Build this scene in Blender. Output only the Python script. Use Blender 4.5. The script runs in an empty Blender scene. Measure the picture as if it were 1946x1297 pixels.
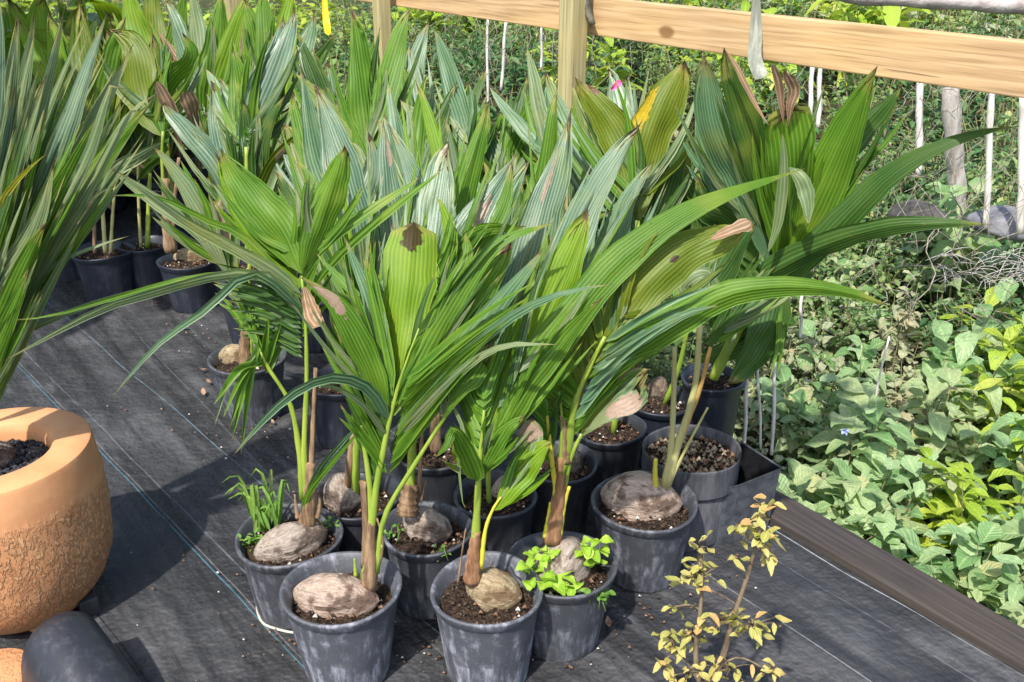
import bpy, math, random
from mathutils import Vector, Matrix, noise
R = math.radians
scene = bpy.context.scene
col = scene.collection
# ------------------------------------------------------------------ camera, sky, sun, exposure
CH, PITCH, F = 1.78, R(24.5), 1800.0
cam_d = bpy.data.cameras.new('camera'); cam = bpy.data.objects.new('camera', cam_d); col.objects.link(cam)
cam.location = (0, 0, CH); cam.rotation_euler = (R(90) - PITCH, 0, 0)
cam_d.sensor_width = 36; cam_d.lens = 36 * F / 1946; cam_d.clip_end = 600; cam_d.clip_start = 0.02
scene.camera = cam
SUN_EL, SUN_AZ = 54.0, -26.0          # azimuth: degrees the light comes from, measured from straight behind the camera (-Y) towards -X
w = bpy.data.worlds.new('World'); scene.world = w; w.use_nodes = True
wn = w.node_tree.nodes; wl = w.node_tree.links
bg = wn['Background']; sky = wn.new('ShaderNodeTexSky'); sky.sky_type = 'NISHITA'; sky.sun_disc = False
frm = Vector((math.sin(R(SUN_AZ)) * math.cos(R(SUN_EL)), -math.cos(R(SUN_AZ)) * math.cos(R(SUN_EL)), math.sin(R(SUN_EL))))
sky.sun_elevation = R(SUN_EL); sky.sun_rotation = math.atan2(frm.x, frm.y)
sky.air_density = 1.0; sky.dust_density = 2.0; sky.ozone_density = 1.0
wl.new(sky.outputs[0], bg.inputs[0]); bg.inputs[1].default_value = 0.15
sd = bpy.data.lights.new('sun', 'SUN'); sd.energy = 3.7; sd.angle = R(1.2); sd.color = (1, 0.955, 0.88)
so = bpy.data.objects.new('sun', sd); col.objects.link(so); so.rotation_euler = frm.to_track_quat('Z', 'Y').to_euler()
so.location = (-3, -3, 6)
scene.view_settings.view_transform = 'Standard'; scene.view_settings.look = 'None'
scene.view_settings.exposure = 0.68; scene.view_settings.gamma = 1

# ------------------------------------------------------------------ pixel -> world helpers (photo is 1946 x 1297)
CP, SP = math.cos(PITCH), math.sin(PITCH)
def ray(x, y):
    px, py = x - 973.0, y - 648.5
    return px, F * CP - py * SP, -(F * SP + py * CP)
def at(x, y, Y):
    a, b, c = ray(x, y); t = Y / b
    return Vector((a * t, Y, CH + c * t))
def on(x, y, z=0.0):
    a, b, c = ray(x, y); t = (z - CH) / c
    return Vector((a * t, b * t, z))
def pxs(p):                                     # metres per pixel at p
    return (p.y * CP + (CH - p.z) * SP) / F
EDIR = Vector((-0.598, 0.802, 0)).normalized(); ENOR = Vector((0.802, 0.598, 0)).normalized(); EDGE = 2.286
def edge_pt(s, n=EDGE, z=0.0): return ENOR * n + EDIR * s + Vector((0, 0, z))

# ------------------------------------------------------------------ materials
MATS = {}
def new_mat(name):
    m = bpy.data.materials.new(name); m.use_nodes = True
    nt = m.node_tree; nt.nodes.clear()
    return m, nt
class N:
    def __init__(s, nt): s.nt = nt
    def n(s, t, **k):
        o = s.nt.nodes.new(t)
        for a, b in k.items(): setattr(o, a, b)
        return o
    def l(s, a, b): s.nt.links.new(a, b)
    def val(s, x, sock):
        if isinstance(x, (int, float)): sock.default_value = x
        elif isinstance(x, tuple): sock.default_value = x if len(x) == 4 or sock.type == 'VECTOR' else (*x, 1)
        else: s.l(x, sock)
    def math(s, op, a, b=0.0, c=0.0, clamp=False):
        o = s.n('ShaderNodeMath', operation=op, use_clamp=clamp)
        s.val(a, o.inputs[0]); s.val(b, o.inputs[1]); s.val(c, o.inputs[2]); return o.outputs[0]
    def mix(s, f, a, b, blend='MIX'):
        o = s.n('ShaderNodeMix', data_type='RGBA', blend_type=blend)
        s.val(f, o.inputs[0]); s.val(a, o.inputs[6]); s.val(b, o.inputs[7]); return o.outputs[2]
    def ramp(s, x, lo, hi):
        o = s.n('ShaderNodeMapRange', interpolation_type='SMOOTHSTEP'); s.val(x, o.inputs[0]); o.inputs[1].default_value = lo; o.inputs[2].default_value = hi
        return o.outputs[0]
    def noise(s, vec, scale, detail=3, rough=.55):
        o = s.n('ShaderNodeTexNoise'); o.inputs['Scale'].default_value = scale; o.inputs['Detail'].default_value = detail
        o.inputs['Roughness'].default_value = rough
        if vec is not None: s.l(vec, o.inputs['Vector'])
        return o.outputs[0]
    def mapping(s, vec, scale=(1, 1, 1), rot=(0, 0, 0), loc=(0, 0, 0)):
        o = s.n('ShaderNodeMapping'); s.l(vec, o.inputs[0]); o.inputs['Scale'].default_value = scale; o.inputs['Rotation'].default_value = rot
        o.inputs['Location'].default_value = loc; return o.outputs[0]
    def bump(s, h, strength, dist):
        o = s.n('ShaderNodeBump'); o.inputs['Strength'].default_value = strength; o.inputs['Distance'].default_value = dist
        s.l(h, o.inputs['Height']); return o.outputs[0]
    def bsdf(s, c, rough=.6, nrm=None, spec=.5):
        o = s.n('ShaderNodeBsdfPrincipled'); s.val(c, o.inputs['Base Color']); s.val(rough, o.inputs['Roughness'])
        o.inputs['Specular IOR Level'].default_value = spec
        if nrm is not None: s.l(nrm, o.inputs['Normal'])
        return o
    def out(s, sh):
        o = s.n('ShaderNodeOutputMaterial'); s.l(sh, o.inputs[0])

LEAF = {  # dark, light, translucent, roughness, spec
 'green':  ((.055, .160, .012), (.180, .370, .035), (.34, .58, .02), .45, .36),
 'bright': ((.110, .240, .010), (.240, .430, .022), (.44, .66, .02), .48, .34),
 'deep':   ((.026, .085, .014), (.095, .205, .040), (.18, .32, .02), .42, .38),
 'skylit': ((.060, .160, .080), (.330, .490, .330), (.20, .38, .08), .33, .7),  # pale bluish sky reflection put into the leaf colour
 'sage':   ((.130, .220, .080), (.320, .420, .220), (.22, .34, .09), .45, .5),
 'olive':  ((.085, .155, .010), (.215, .290, .022), (.38, .44, .03), .45, .45),
 'dry':    ((.200, .130, .070), (.480, .360, .240), (.25, .17, .08), .75, .2),
 'yellow': ((.420, .420, .020), (.650, .620, .060), (.60, .55, .03), .5, .4),
 'blue':   ((.060, .160, .070), (.230, .410, .210), (.12, .25, .06), .38, .55),
}
def leaf_mat(kind, patch=None):
    key = (kind, patch)
    if key in MATS: return MATS[key]
    d, li, tr, ro, sp = LEAF[kind]
    m, nt = new_mat('leaf_' + kind); g = N(nt)
    uv = g.n('ShaderNodeUVMap').outputs[0]
    sep = g.n('ShaderNodeSeparateXYZ'); g.l(uv, sep.inputs[0]); U, V = sep.outputs[0], sep.outputs[1]
    geo = g.n('ShaderNodeNewGeometry').outputs['Position']
    tex = g.mapping(uv, (3.0, .5, 1)); big = g.noise(geo, 9, 3); fine = g.noise(tex, 3.5, 5, .8)
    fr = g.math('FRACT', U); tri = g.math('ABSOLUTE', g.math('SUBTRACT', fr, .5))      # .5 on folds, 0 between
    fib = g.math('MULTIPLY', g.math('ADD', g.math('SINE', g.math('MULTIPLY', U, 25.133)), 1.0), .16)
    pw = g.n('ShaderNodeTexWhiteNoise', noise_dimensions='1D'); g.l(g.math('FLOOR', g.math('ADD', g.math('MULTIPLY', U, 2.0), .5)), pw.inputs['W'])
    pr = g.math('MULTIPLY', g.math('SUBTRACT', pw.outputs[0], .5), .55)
    st = g.math('ADD', g.math('ADD', g.ramp(tri, .12, .5), fib), pr)  # stripes paint pleat shading into the colour, along with fine vein lines
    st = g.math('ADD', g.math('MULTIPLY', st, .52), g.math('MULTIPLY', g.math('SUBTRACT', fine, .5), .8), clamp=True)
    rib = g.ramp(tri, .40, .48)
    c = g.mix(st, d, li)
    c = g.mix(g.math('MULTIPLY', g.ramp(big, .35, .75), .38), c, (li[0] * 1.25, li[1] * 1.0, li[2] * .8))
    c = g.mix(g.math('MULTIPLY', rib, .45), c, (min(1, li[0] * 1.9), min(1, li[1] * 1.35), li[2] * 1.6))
    if kind != 'dry':
        nz = g.noise(geo, 45, 2)
        tip = g.ramp(g.math('ADD', V, g.math('MULTIPLY', g.math('SUBTRACT', nz, .5), .16)), .88, .99)
        c = g.mix(g.math('MULTIPLY', tip, .7), c, (.42, .36, .10))
        tb = g.ramp(g.math('ADD', V, g.math('MULTIPLY', g.math('SUBTRACT', nz, .5), .10)), .965, .99)
        c = g.mix(tb, c, (.16, .10, .05))
        sp_ = g.ramp(g.noise(geo, 75, 1), .735, .79)
        c = g.mix(g.math('MULTIPLY', sp_, .75), c, (.24, .17, .04))
        ye = g.ramp(g.noise(geo, 5.0, 2), .58, .75)
        c = g.mix(g.math('MULTIPLY', ye, .35), c, (.40, .42, .06))
    if patch:
        (pu, pv, ru, rv, pc) = patch
        du = g.math('DIVIDE', g.math('SUBTRACT', U, pu), ru); dv = g.math('DIVIDE', g.math('SUBTRACT', V, pv), rv)
        r2 = g.math('ADD', g.math('MULTIPLY', du, du), g.math('MULTIPLY', dv, dv))
        pm = g.ramp(g.math('ADD', g.math('SQRT', r2), g.math('MULTIPLY', g.math('SUBTRACT', g.noise(geo, 60, 3), .5), 1.3)), 1.06, .94)
        c = g.mix(pm, c, g.mix(g.noise(geo, 120, 2), (pc[0] * .55, pc[1] * .5, pc[2] * .5), (pc[0] * 1.3, pc[1] * 1.3, pc[2] * 1.3)))
    b = g.bsdf(c, ro, g.bump(g.math('ADD', g.math('MULTIPLY', tri, .6), g.math('MULTIPLY', fine, .25)), .5, .004), sp)
    t = g.n('ShaderNodeBsdfTranslucent')
    tc = g.mix(.45, g.mix(st, (tr[0] * .75, tr[1] * .75, tr[2] * .7), (min(1, tr[0] * 1.25), min(1, tr[1] * 1.15), tr[2] * 1.2)), c)
    g.l(tc, t.inputs[0])
    mx = g.n('ShaderNodeMixShader'); mx.inputs[0].default_value = .40 if kind != 'dry' else .15
    g.l(b.outputs[0], mx.inputs[1]); g.l(t.outputs[0], mx.inputs[2]); g.out(mx.outputs[0])
    MATS[key] = m; return m
def plain(name, c1, c2, scale=20, rough=.7, bump=.3, bdist=.004, stretch=(1, 1, 1), spec=.4, detail=4, transl=0):
    key = ('p', name)
    if key in MATS: return MATS[key]
    m, nt = new_mat(name); g = N(nt)
    tc = g.n('ShaderNodeTexCoord').outputs['Object']; v = g.mapping(tc, stretch)
    n1 = g.noise(v, scale, detail, .65)
    c = g.mix(g.ramp(n1, .3, .7), c1, c2)
    b = g.bsdf(c, rough, g.bump(n1, bump, bdist), spec)
    if transl:
        t = g.n('ShaderNodeBsdfTranslucent'); g.l(g.mix(.5, c, (.5, .75, .05)), t.inputs[0]); mx = g.n('ShaderNodeMixShader'); mx.inputs[0].default_value = transl
        g.l(b.outputs[0], mx.inputs[1]); g.l(t.outputs[0], mx.inputs[2]); g.out(mx.outputs[0])
    else: g.out(b.outputs[0])
    MATS[key] = m; return m
def pot_mat(name='pot_plastic', dust=.5, base=(.016, .018, .023)):
    key = ('pot', name)
    if key in MATS: return MATS[key]
    m, nt = new_mat(name); g = N(nt)
    tc = g.n('ShaderNodeTexCoord').outputs['Object']
    streak = g.noise(g.mapping(tc, (1, 1, .16)), 42, 5, .7); blot = g.noise(tc, 16, 4, .65); fine = g.noise(tc, 160, 3, .7)
    sep = g.n('ShaderNodeSeparateXYZ'); g.l(tc, sep.inputs[0])
    low = g.ramp(sep.outputs[2], .24, .02)
    k = g.math('MULTIPLY', g.ramp(streak, .40, .74), g.ramp(g.math('ADD', blot, g.math('MULTIPLY', low, .10)), .42, .68))
    k = g.math('ADD', g.math('MULTIPLY', k, dust * 1.25), g.math('MULTIPLY', fine, .12 * dust), clamp=True)
    k = g.math('ADD', k, .16 * dust, clamp=True)
    c = g.mix(k, base, (.30, .31, .36))
    speck = g.ramp(g.noise(tc, 230, 1), .70, .76)
    c = g.mix(g.math('MULTIPLY', speck, .45 * dust), c, (.45, .43, .40))
    b = g.bsdf(c, g.math('ADD', .42, g.math('MULTIPLY', k, .4)), g.bump(g.math('ADD', streak, fine), .12, .002), .5)
    g.out(b.outputs[0]); MATS[key] = m; return m
def nut_mat(kind):
    key = ('nut', kind)
    if key in MATS: return MATS[key]
    a, b2, st = {'grey': ((.24, .18, .14), (.54, .46, .39), (.09, .06, .045)), 'pink': ((.33, .23, .17), (.62, .50, .41), (.11, .065, .045)),
             'tan': ((.24, .17, .09), (.54, .44, .28), (.15, .09, .045)), 'dark': ((.10, .07, .05), (.30, .23, .17), (.05, .035, .03))}[kind]
    m, nt = new_mat('coconut_husk_' + kind); g = N(nt)
    tc = g.n('ShaderNodeTexCoord').outputs['Object']
    fib = g.noise(g.mapping(tc, (.14, 1, 1)), 110, 5, .75); blot = g.noise(tc, 17, 4, .6); fine = g.noise(tc, 160, 2)
    c = g.mix(g.ramp(fib, .3, .7), a, b2)
    c = g.mix(g.math('MULTIPLY', g.ramp(blot, .47, .62), .85), c, st)
    ck = g.ramp(g.noise(g.mapping(tc, (.10, 1, 1)), 60, 2), .64, .70); c = g.mix(g.math('MULTIPLY', ck, .7), c, (st[0] * .5, st[1] * .5, st[2] * .5))
    c = g.mix(g.math('MULTIPLY', g.ramp(fine, .62, .7), .35), c, (.05, .035, .025))
    g.out(g.bsdf(c, .85, g.bump(g.math('ADD', fib, g.math('MULTIPLY', blot, .9)), 1.0, .009), .2).outputs[0]); MATS[key] = m; return m
def soil_mat():
    if 'soil' in MATS: return MATS['soil']
    m, nt = new_mat('potting_soil'); g = N(nt)
    tc = g.n('ShaderNodeTexCoord').outputs['Object']
    vo = g.n('ShaderNodeTexVoronoi'); vo.inputs['Scale'].default_value = 110; g.l(tc, vo.inputs['Vector'])
    n1 = g.noise(tc, 60, 5, .7)
    c = g.mix(g.ramp(n1, .35, .7), (.018, .012, .009), (.085, .052, .034))
    sp = g.ramp(g.noise(tc, 190, 1), .68, .73)
    c = g.mix(g.math('MULTIPLY', sp, .8), c, (.45, .40, .33))
    g.out(g.bsdf(c, .9, g.bump(g.math('ADD', n1, vo.outputs[0]), 1.0, .01), .2).outputs[0]); MATS['soil'] = m; return m
def wood_mat(name, c1, c2, dirv, knots=True):
    key = ('wood', name)
    if key in MATS: return MATS[key]
    m, nt = new_mat(name); g = N(nt)
    tc = g.n('ShaderNodeTexCoord').outputs['Object']
    v = g.mapping(tc, (.05 if dirv == 'x' else 1, 1, .05 if dirv == 'z' else 1))
    n0 = g.noise(g.mapping(tc, (.3, .3, .3)), 9, 2)
    wv = g.n('ShaderNodeTexWave', wave_type='BANDS', bands_direction='DIAGONAL'); wv.inputs['Scale'].default_value = 22; wv.inputs['Distortion'].default_value = 9
    wv.inputs['Detail'].default_value = 3; wv.inputs['Detail Scale'].default_value = 1.2; g.l(v, wv.inputs['Vector'])
    n1 = g.noise(v, 90, 4, .6); fl = g.noise(g.mapping(tc, (.02, 1, 1) if dirv == 'x' else (1, 1, .02)), 150, 3); n2 = g.noise(g.mapping(tc, (.35, 1, 1)), 5, 3)
    c = g.mix(g.math('ADD', g.math('MULTIPLY', wv.outputs[1], .5), g.math('MULTIPLY', n1, .5)), c1, c2)
    c = g.mix(g.math('MULTIPLY', g.ramp(n2, .4, .72), .45), c, (c2[0] * 1.05, c2[1] * .98, c2[2] * .75))
    c = g.mix(g.math('MULTIPLY', g.ramp(fl, .5, .68), .5), c, (c1[0] * .55, c1[1] * .5, c1[2] * .5))
    if knots:
        vo = g.n('ShaderNodeTexVoronoi', voronoi_dimensions='2D'); vo.inputs['Scale'].default_value = 4.0; g.l(g.mapping(tc, (.55, 1, 1.0), (R(90), 0, 0)), vo.inputs['Vector'])
        k = g.ramp(vo.outputs[0], .10, .05)
        c = g.mix(g.math('MULTIPLY', k, .85), c, (.20, .10, .035))
        cr = g.ramp(g.noise(g.mapping(tc, (.04, 1, 1) if dirv == 'x' else (1, 1, .04)), 36, 3), .70, .73)
        c = g.mix(g.math('MULTIPLY', cr, .7), c, (.12, .07, .03))
    g.out(g.bsdf(c, .72, g.bump(n1, .35, .003), .3).outputs[0]); MATS[key] = m; return m

# ------------------------------------------------------------------ mesh building
class MB:
    def __init__(s): s.v = []; s.f = []; s.uv = []; s.mi = []; s.mats = []; s.sm = True
    def slot(s, m):
        if m not in s.mats: s.mats.append(m)
        return s.mats.index(m)
    def grid(s, P, UV, m, wrap=False):
        r = len(P); c = len(P[0]); o = len(s.v); k = s.slot(m)
        for row in P: s.v += [tuple(p) for p in row]
        for i in range(r - 1):
            for j in range(c - 1 if not wrap else c):
                j2 = (j + 1) % c
                s.f.append((o + i * c + j, o + i * c + j2, o + (i + 1) * c + j2, o + (i + 1) * c + j)); s.mi.append(k)
                if UV: s.uv += [UV[i][j], UV[i][j2], UV[i + 1][j2], UV[i + 1][j]]
                else: s.uv += [(0, 0)] * 4
    def tube(s, pts, rad, m, n=8, cap=True, sx=1.0):
        pts = [Vector(p) for p in pts]; rows = []; uvs = []
        a = None; L = len(pts)
        for i, p in enumerate(pts):
            t = (pts[min(i + 1, L - 1)] - pts[max(i - 1, 0)]).normalized()
            if a is None:
                a = Vector((1, 0, 0)) - t * t.x
                if a.length < .2: a = Vector((0, 1, 0)) - t * t.y
            else: a = a - t * a.dot(t)
            a.normalize(); b = t.cross(a); r = rad[i] if isinstance(rad, (list, tuple)) else rad
            rows.append([p + (a * math.cos(2 * math.pi * j / n) + b * math.sin(2 * math.pi * j / n) * sx) * r for j in range(n)])
            uvs.append([(j / n * 3, i / L * .8) for j in range(n)])
        o = len(s.v)
        s.grid(rows, uvs, m, wrap=True)
        if cap:
            k = s.slot(m); s.f.append(tuple(o + j for j in range(n))[::-1]); s.mi.append(k); s.uv += [(0, 0)] * n
            e = o + (L - 1) * n; s.f.append(tuple(e + j for j in range(n))); s.mi.append(k); s.uv += [(0, 0)] * n
    def lathe(s, prof, m, n=40, cx=0, cy=0, fn=None):
        rows = []
        for r, z in prof:
            row = []
            for j in range(n):
                a = 2 * math.pi * j / n; rr, zz = (r, z) if fn is None else fn(r, z, a)
                row.append((cx + rr * math.cos(a), cy + rr * math.sin(a), zz))
            rows.append(row)
        s.grid(rows, None, m, wrap=True)
    def box(s, c, size, m, rot=0.0, bev=0):
        o = len(s.v); k = s.slot(m); ca, sa = math.cos(rot), math.sin(rot)
        for dx in (-.5, .5):
            for dy in (-.5, .5):
                for dz in (-.5, .5):
                    x, y, z = dx * size[0], dy * size[1], dz * size[2]
                    s.v.append((c[0] + x * ca - y * sa, c[1] + x * sa + y * ca, c[2] + z))
        for f in ((0, 1, 3, 2), (4, 6, 7, 5), (0, 4, 5, 1), (2, 3, 7, 6), (0, 2, 6, 4), (1, 5, 7, 3)):
            s.f.append(tuple(o + i for i in f)); s.mi.append(k); s.uv += [(0, 0)] * 4
    def build(s, name, parent=None, loc=None, smooth=True):
        me = bpy.data.meshes.new(name)
        org = Vector(loc) if loc is not None else Vector((0, 0, 0))
        me.from_pydata([(v[0] - org.x, v[1] - org.y, v[2] - org.z) for v in s.v], [], s.f)
        for m in s.mats: me.materials.append(m)
        me.polygons.foreach_set('material_index', s.mi)
        me.polygons.foreach_set('use_smooth', [smooth] * len(s.f))
        ul = me.uv_layers.new(name='UVMap'); ul.data.foreach_set('uv', [c for p in s.uv for c in p])
        me.update(); o = bpy.data.objects.new(name, me); col.objects.link(o)
        o.location = org - (parent.location if parent is not None and parent.type == 'EMPTY' else Vector((0, 0, 0))) if True else org
        if parent is not None:
            o.parent = parent
            if parent.type != 'EMPTY': o.location = org - Vector(world_loc(parent))
        return o
def world_loc(o):
    v = Vector(o.location); p = o.parent
    while p: v += Vector(p.location); p = p.parent
    return v
def tag(o, label=None, cat=None, group=None, kind=None):
    if label: o['label'] = label
    if cat: o['category'] = cat
    if group: o['group'] = group
    if kind: o['kind'] = kind
    return o
def empty(name, loc, label, cat, group=None):
    o = bpy.data.objects.new(name, None); o.empty_display_size = .1; o.location = loc; col.objects.link(o)
    return tag(o, label, cat, group)
def bevel(o, wd=.004, seg=2):
    m = o.modifiers.new('bevel', 'BEVEL'); m.width = wd; m.segments = seg; m.limit_method = 'ANGLE'; return o

def spline(pts, n):
    """Catmull-Rom through pts, resampled to n points of equal spacing"""
    pts = [Vector(p) for p in pts]
    if len(pts) == 2: dense = [pts[0].lerp(pts[1], i / 20) for i in range(21)]
    else:
        dense = []
        q = [pts[0] * 2 - pts[1]] + pts + [pts[-1] * 2 - pts[-2]]
        for i in range(1, len(q) - 2):
            p0, p1, p2, p3 = q[i - 1], q[i], q[i + 1], q[i + 2]
            for k in range(12):
                t = k / 12
                dense.append(.5 * ((2 * p1) + (p2 - p0) * t + (2 * p0 - 5 * p1 + 4 * p2 - p3) * t * t + (3 * p1 - p0 - 3 * p2 + p3) * t ** 3))
        dense.append(pts[-1])
    L = [0.0]
    for a, b in zip(dense, dense[1:]): L.append(L[-1] + (b - a).length)
    out = []; j = 0
    for i in range(n):
        d = L[-1] * i / (n - 1)
        while j < len(L) - 2 and L[j + 1] < d: j += 1
        out.append(dense[j].lerp(dense[j + 1], min(1, max(0, (d - L[j]) / max(1e-9, L[j + 1] - L[j])))))
    return out
PROF = {'lance': (.75, 1.0), 'strap': (.25, .85), 'blunt': (.6, .16), 'taper': (.5, 1.3), 'broad': (.75, .75), 'late': (1.1, .5)}
rng = random.Random(5)
def add_blade(mb, P, width, mat, n=4, tw=0.0, twist=0.0, prof='lance', fold=.12, wdir=None, ragged=0.0, ns=None, jit=True, sick=0.0):
    """a pleated leaf blade along the 3-D centre line P; width in metres"""
    ns = ns or (20 if width > .03 else 12)
    S = spline(P, ns); a, b = PROF[prof]; sm = a / (a + b); nm = sm ** a * (1 - sm) ** b
    m = 2 * n + 1; rows = []; uvs = []
    ph = rng.random() * 10; sd_ = rng.random() * 50; asym = rng.choice((-1, 1)) * rng.uniform(.15, .45) if prof in ('lance', 'broad') else 0
    for i, p in enumerate(S):
        s = i / (ns - 1); t = (S[min(i + 1, ns - 1)] - S[max(i - 1, 0)]).normalized()
        if wdir is None: v = (p - Vector((0, 0, CH))).normalized()
        else: v = wdir
        wd = t.cross(v); wd = wd.normalized() if wd.length > 1e-4 else Vector((1, 0, 0))
        ang = R(tw + twist * (s - .5) + (6 * math.sin(ph + s * 5) if jit else 0))
        nr = wd.cross(t).normalized(); wd2 = wd * math.cos(ang) + nr * math.sin(ang); nr = wd2.cross(t).normalized()
        ws = []
        for q_ in (-1, 1):
            b_ = b * (1 + asym * q_); sm_ = a / (a + b_)
            ws.append(s ** a * (1 - s) ** b_ / (sm_ ** a * (1 - sm_) ** b_) * .96 + (.04 if s < .9 else 0))
        k_ = width / max(.35, math.cos(R(tw))); ws = [x * k_ for x in ws]; wdt = (ws[0] + ws[1]) / 2
        amp = width / n * .27 * math.sin(math.pi * min(1, s * 1.1)) ** .5 if s < 1 / 1.1 else width / n * .03
        row = []; uvr = []
        for j in range(m):
            u = j / (m - 1) * 2 - 1
            off = (1 if j % 2 else -1) * amp + fold * abs(u) * wdt * .5 * 1.4 + wdt * .10 * u * math.sin(ph + s * 7)
            q = p + wd2 * (u * ws[0 if u < 0 else 1] * .5) + nr * off
            if jit: q += nr * (noise.noise(Vector((u * 1.3 + sd_, s * 5, ph))) * wdt * .14) + wd2 * (u * noise.noise(Vector((sd_, s * 9 + (20 if u > 0 else 0), 3))) * wdt * .10)
            if ragged and s > .55:
                q -= t * (ragged * width * ((s - .55) / .45) * abs(noise.noise(Vector((u * 4.1 + sd_, 1.7, 3)))) * 2.2)
            row.append(q); uvr.append(((u * .5 + .5) * n, s))
        rows.append(row); uvs.append(uvr)
    mb.grid(rows, uvs, mat)

def px_path(pts, Y0, dy):
    L = [0.0]
    for a, b in zip(pts, pts[1:]): L.append(L[-1] + math.hypot(b[0] - a[0], b[1] - a[1]))
    return [at(p[0], p[1], Y0 + dy[0] + (dy[1] - dy[0]) * (L[i] / L[-1]) ** 1.0) for i, p in enumerate(pts)]
# frond elements, all given where they stand: B = blade, S = fan of narrow leaflets, T = petiole or rachis tube
def B(pts, w, kind='green', dy=None, n=None, tw=None, twist=0, prof='lance', patch=None, ragged=0.0, fold=.12):
    return ('B', pts, w, kind, dy, n, tw, twist, prof, patch, ragged, fold)
def S(r0, r1, t0, t1, n, w, kind='green', dy=(0, .1), sag=0.0, prof='strap'):
    return ('S', r0, r1, t0, t1, n, w, kind, dy, sag, prof)
def T(pts, w0, w1, kind='petiole', dy=(0, 0)): return ('T', pts, w0, w1, kind, dy)
def pet_mat(kind):
    return {'petiole': plain('petiole_green', (.17, .27, .025), (.34, .43, .06), 30, .45, .2, .002, (1, 1, .1), .5),
            'yellowpet': plain('petiole_yellow', (.52, .42, .03), (.62, .58, .06), 30, .45, .2, .002, (1, 1, .1), .5),
            'palepet': plain('petiole_pale', (.36, .35, .12), (.50, .46, .20), 30, .6, .3, .002, (1, 1, .1), .4),
            'orangepet': plain('petiole_orange', (.40, .19, .05), (.50, .38, .12), 30, .55, .3, .002, (1, 1, .1), .4),
            'sheath': plain('sheath_brown', (.10, .055, .03), (.36, .24, .14), 60, .85, .7, .004, (1, 1, .12), .2),
            'redsheath': plain('sheath_red', (.15, .07, .035), (.40, .22, .12), 60, .8, .6, .004, (1, 1, .12), .2),
            'twig': plain('twig_bark', (.07, .05, .035), (.26, .20, .13), 50, .85, .5, .003, (1, 1, .3), .2)}[kind]
def make_frond(root, Y0, els, name='frond', label=None):
    mb = MB()
    for e in els:
        if e[0] == 'B':
            _, pts, w_, kind, dy, n, tw, twist, prof, patch, ragged, fold = e
            if dy is None: dy = (0, rng.uniform(-.08, .22))
            P = px_path(pts, Y0, dy); wm = w_ * pxs(P[len(P) // 2])
            n = max(1, min(13, round(w_ / 7.5))) if w_ > 40 else max(1, round(w_ / 8))
            if patch: patch = (patch[0] / e[5] * n if e[5] else patch[0] * n / max(1, min(9, round(w_ / 9))), patch[1], patch[2] * n / max(1, round(w_ / 11)), patch[3], patch[4])
            if tw is None: tw = rng.uniform(-22, 22)
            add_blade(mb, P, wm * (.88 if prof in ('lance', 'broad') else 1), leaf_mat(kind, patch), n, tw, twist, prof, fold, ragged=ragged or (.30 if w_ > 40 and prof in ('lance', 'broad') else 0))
            if w_ >= 36 and prof in ('lance', 'broad', 'blunt') and kind != 'dry':      # free narrow leaflets beside the joined blade
                for k in range(7):
                    sd = (-1, 1)[k % 2]; f0 = rng.uniform(.02, .22); f1 = rng.uniform(.5, .92)
                    def on_l(f):
                        i = min(len(pts) - 2, int(f * (len(pts) - 1))); t_ = f * (len(pts) - 1) - i
                        return Vector((pts[i][0] * (1 - t_) + pts[i + 1][0] * t_, pts[i][1] * (1 - t_) + pts[i + 1][1] * t_))
                    a_, c_ = on_l(f0), on_l(f1); dv_ = (c_ - a_).normalized(); nv = Vector((-dv_.y, dv_.x)) * sd
                    c_ = c_ + nv * (w_ * rng.uniform(.45, .85)); m_ = a_.lerp(c_, .55) + nv * w_ * .13
                    P2 = px_path([tuple(a_), tuple(m_), tuple(c_)], Y0, (dy[0] + .02, dy[0] + (dy[1] - dy[0]) * f1 + rng.uniform(-.05, .06)))
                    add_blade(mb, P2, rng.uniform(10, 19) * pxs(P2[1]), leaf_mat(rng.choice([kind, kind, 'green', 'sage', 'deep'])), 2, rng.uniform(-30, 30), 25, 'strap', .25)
        elif e[0] == 'S':
            _, r0, r1, t0, t1, n, w_, kind, dy, sag, prof = e
            for k in range(n):
                f = k / max(1, n - 1); a = (r0[0] + (r1[0] - r0[0]) * f, r0[1] + (r1[1] - r0[1]) * f)
                j = rng.uniform(-9, 9); jj = rng.uniform(-9, 9); b = (t0[0] + (t1[0] - t0[0]) * f + j, t0[1] + (t1[1] - t0[1]) * f + jj)
                mx = (a[0] * .5 + b[0] * .5, a[1] * .5 + b[1] * .5 - sag + rng.uniform(-3, 3))
                P = px_path([a, mx, b], Y0, (dy[0], dy[1] + rng.uniform(-.05, .05)))
                wk = w_ * rng.uniform(.75, 1.2)
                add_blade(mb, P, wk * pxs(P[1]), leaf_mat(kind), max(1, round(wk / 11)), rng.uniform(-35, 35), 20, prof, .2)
        else:
            _, pts, w0, w1, kind, dy = e
            P = spline(px_path(pts, Y0, dy), 14); k = pxs(P[5]) * (.86 if kind != 'sheath' else 1)
            mb.tube(P, [(w0 + (w1 - w0) * (i / 13)) * k * .5 * (1 + .10 * math.sin(i * 2.1 + pts[0][0])) for i in range(14)], pet_mat(kind), 8, sx=.75)
    o = mb.build(name, root)
    if label: o['label'] = label
    return o

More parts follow.
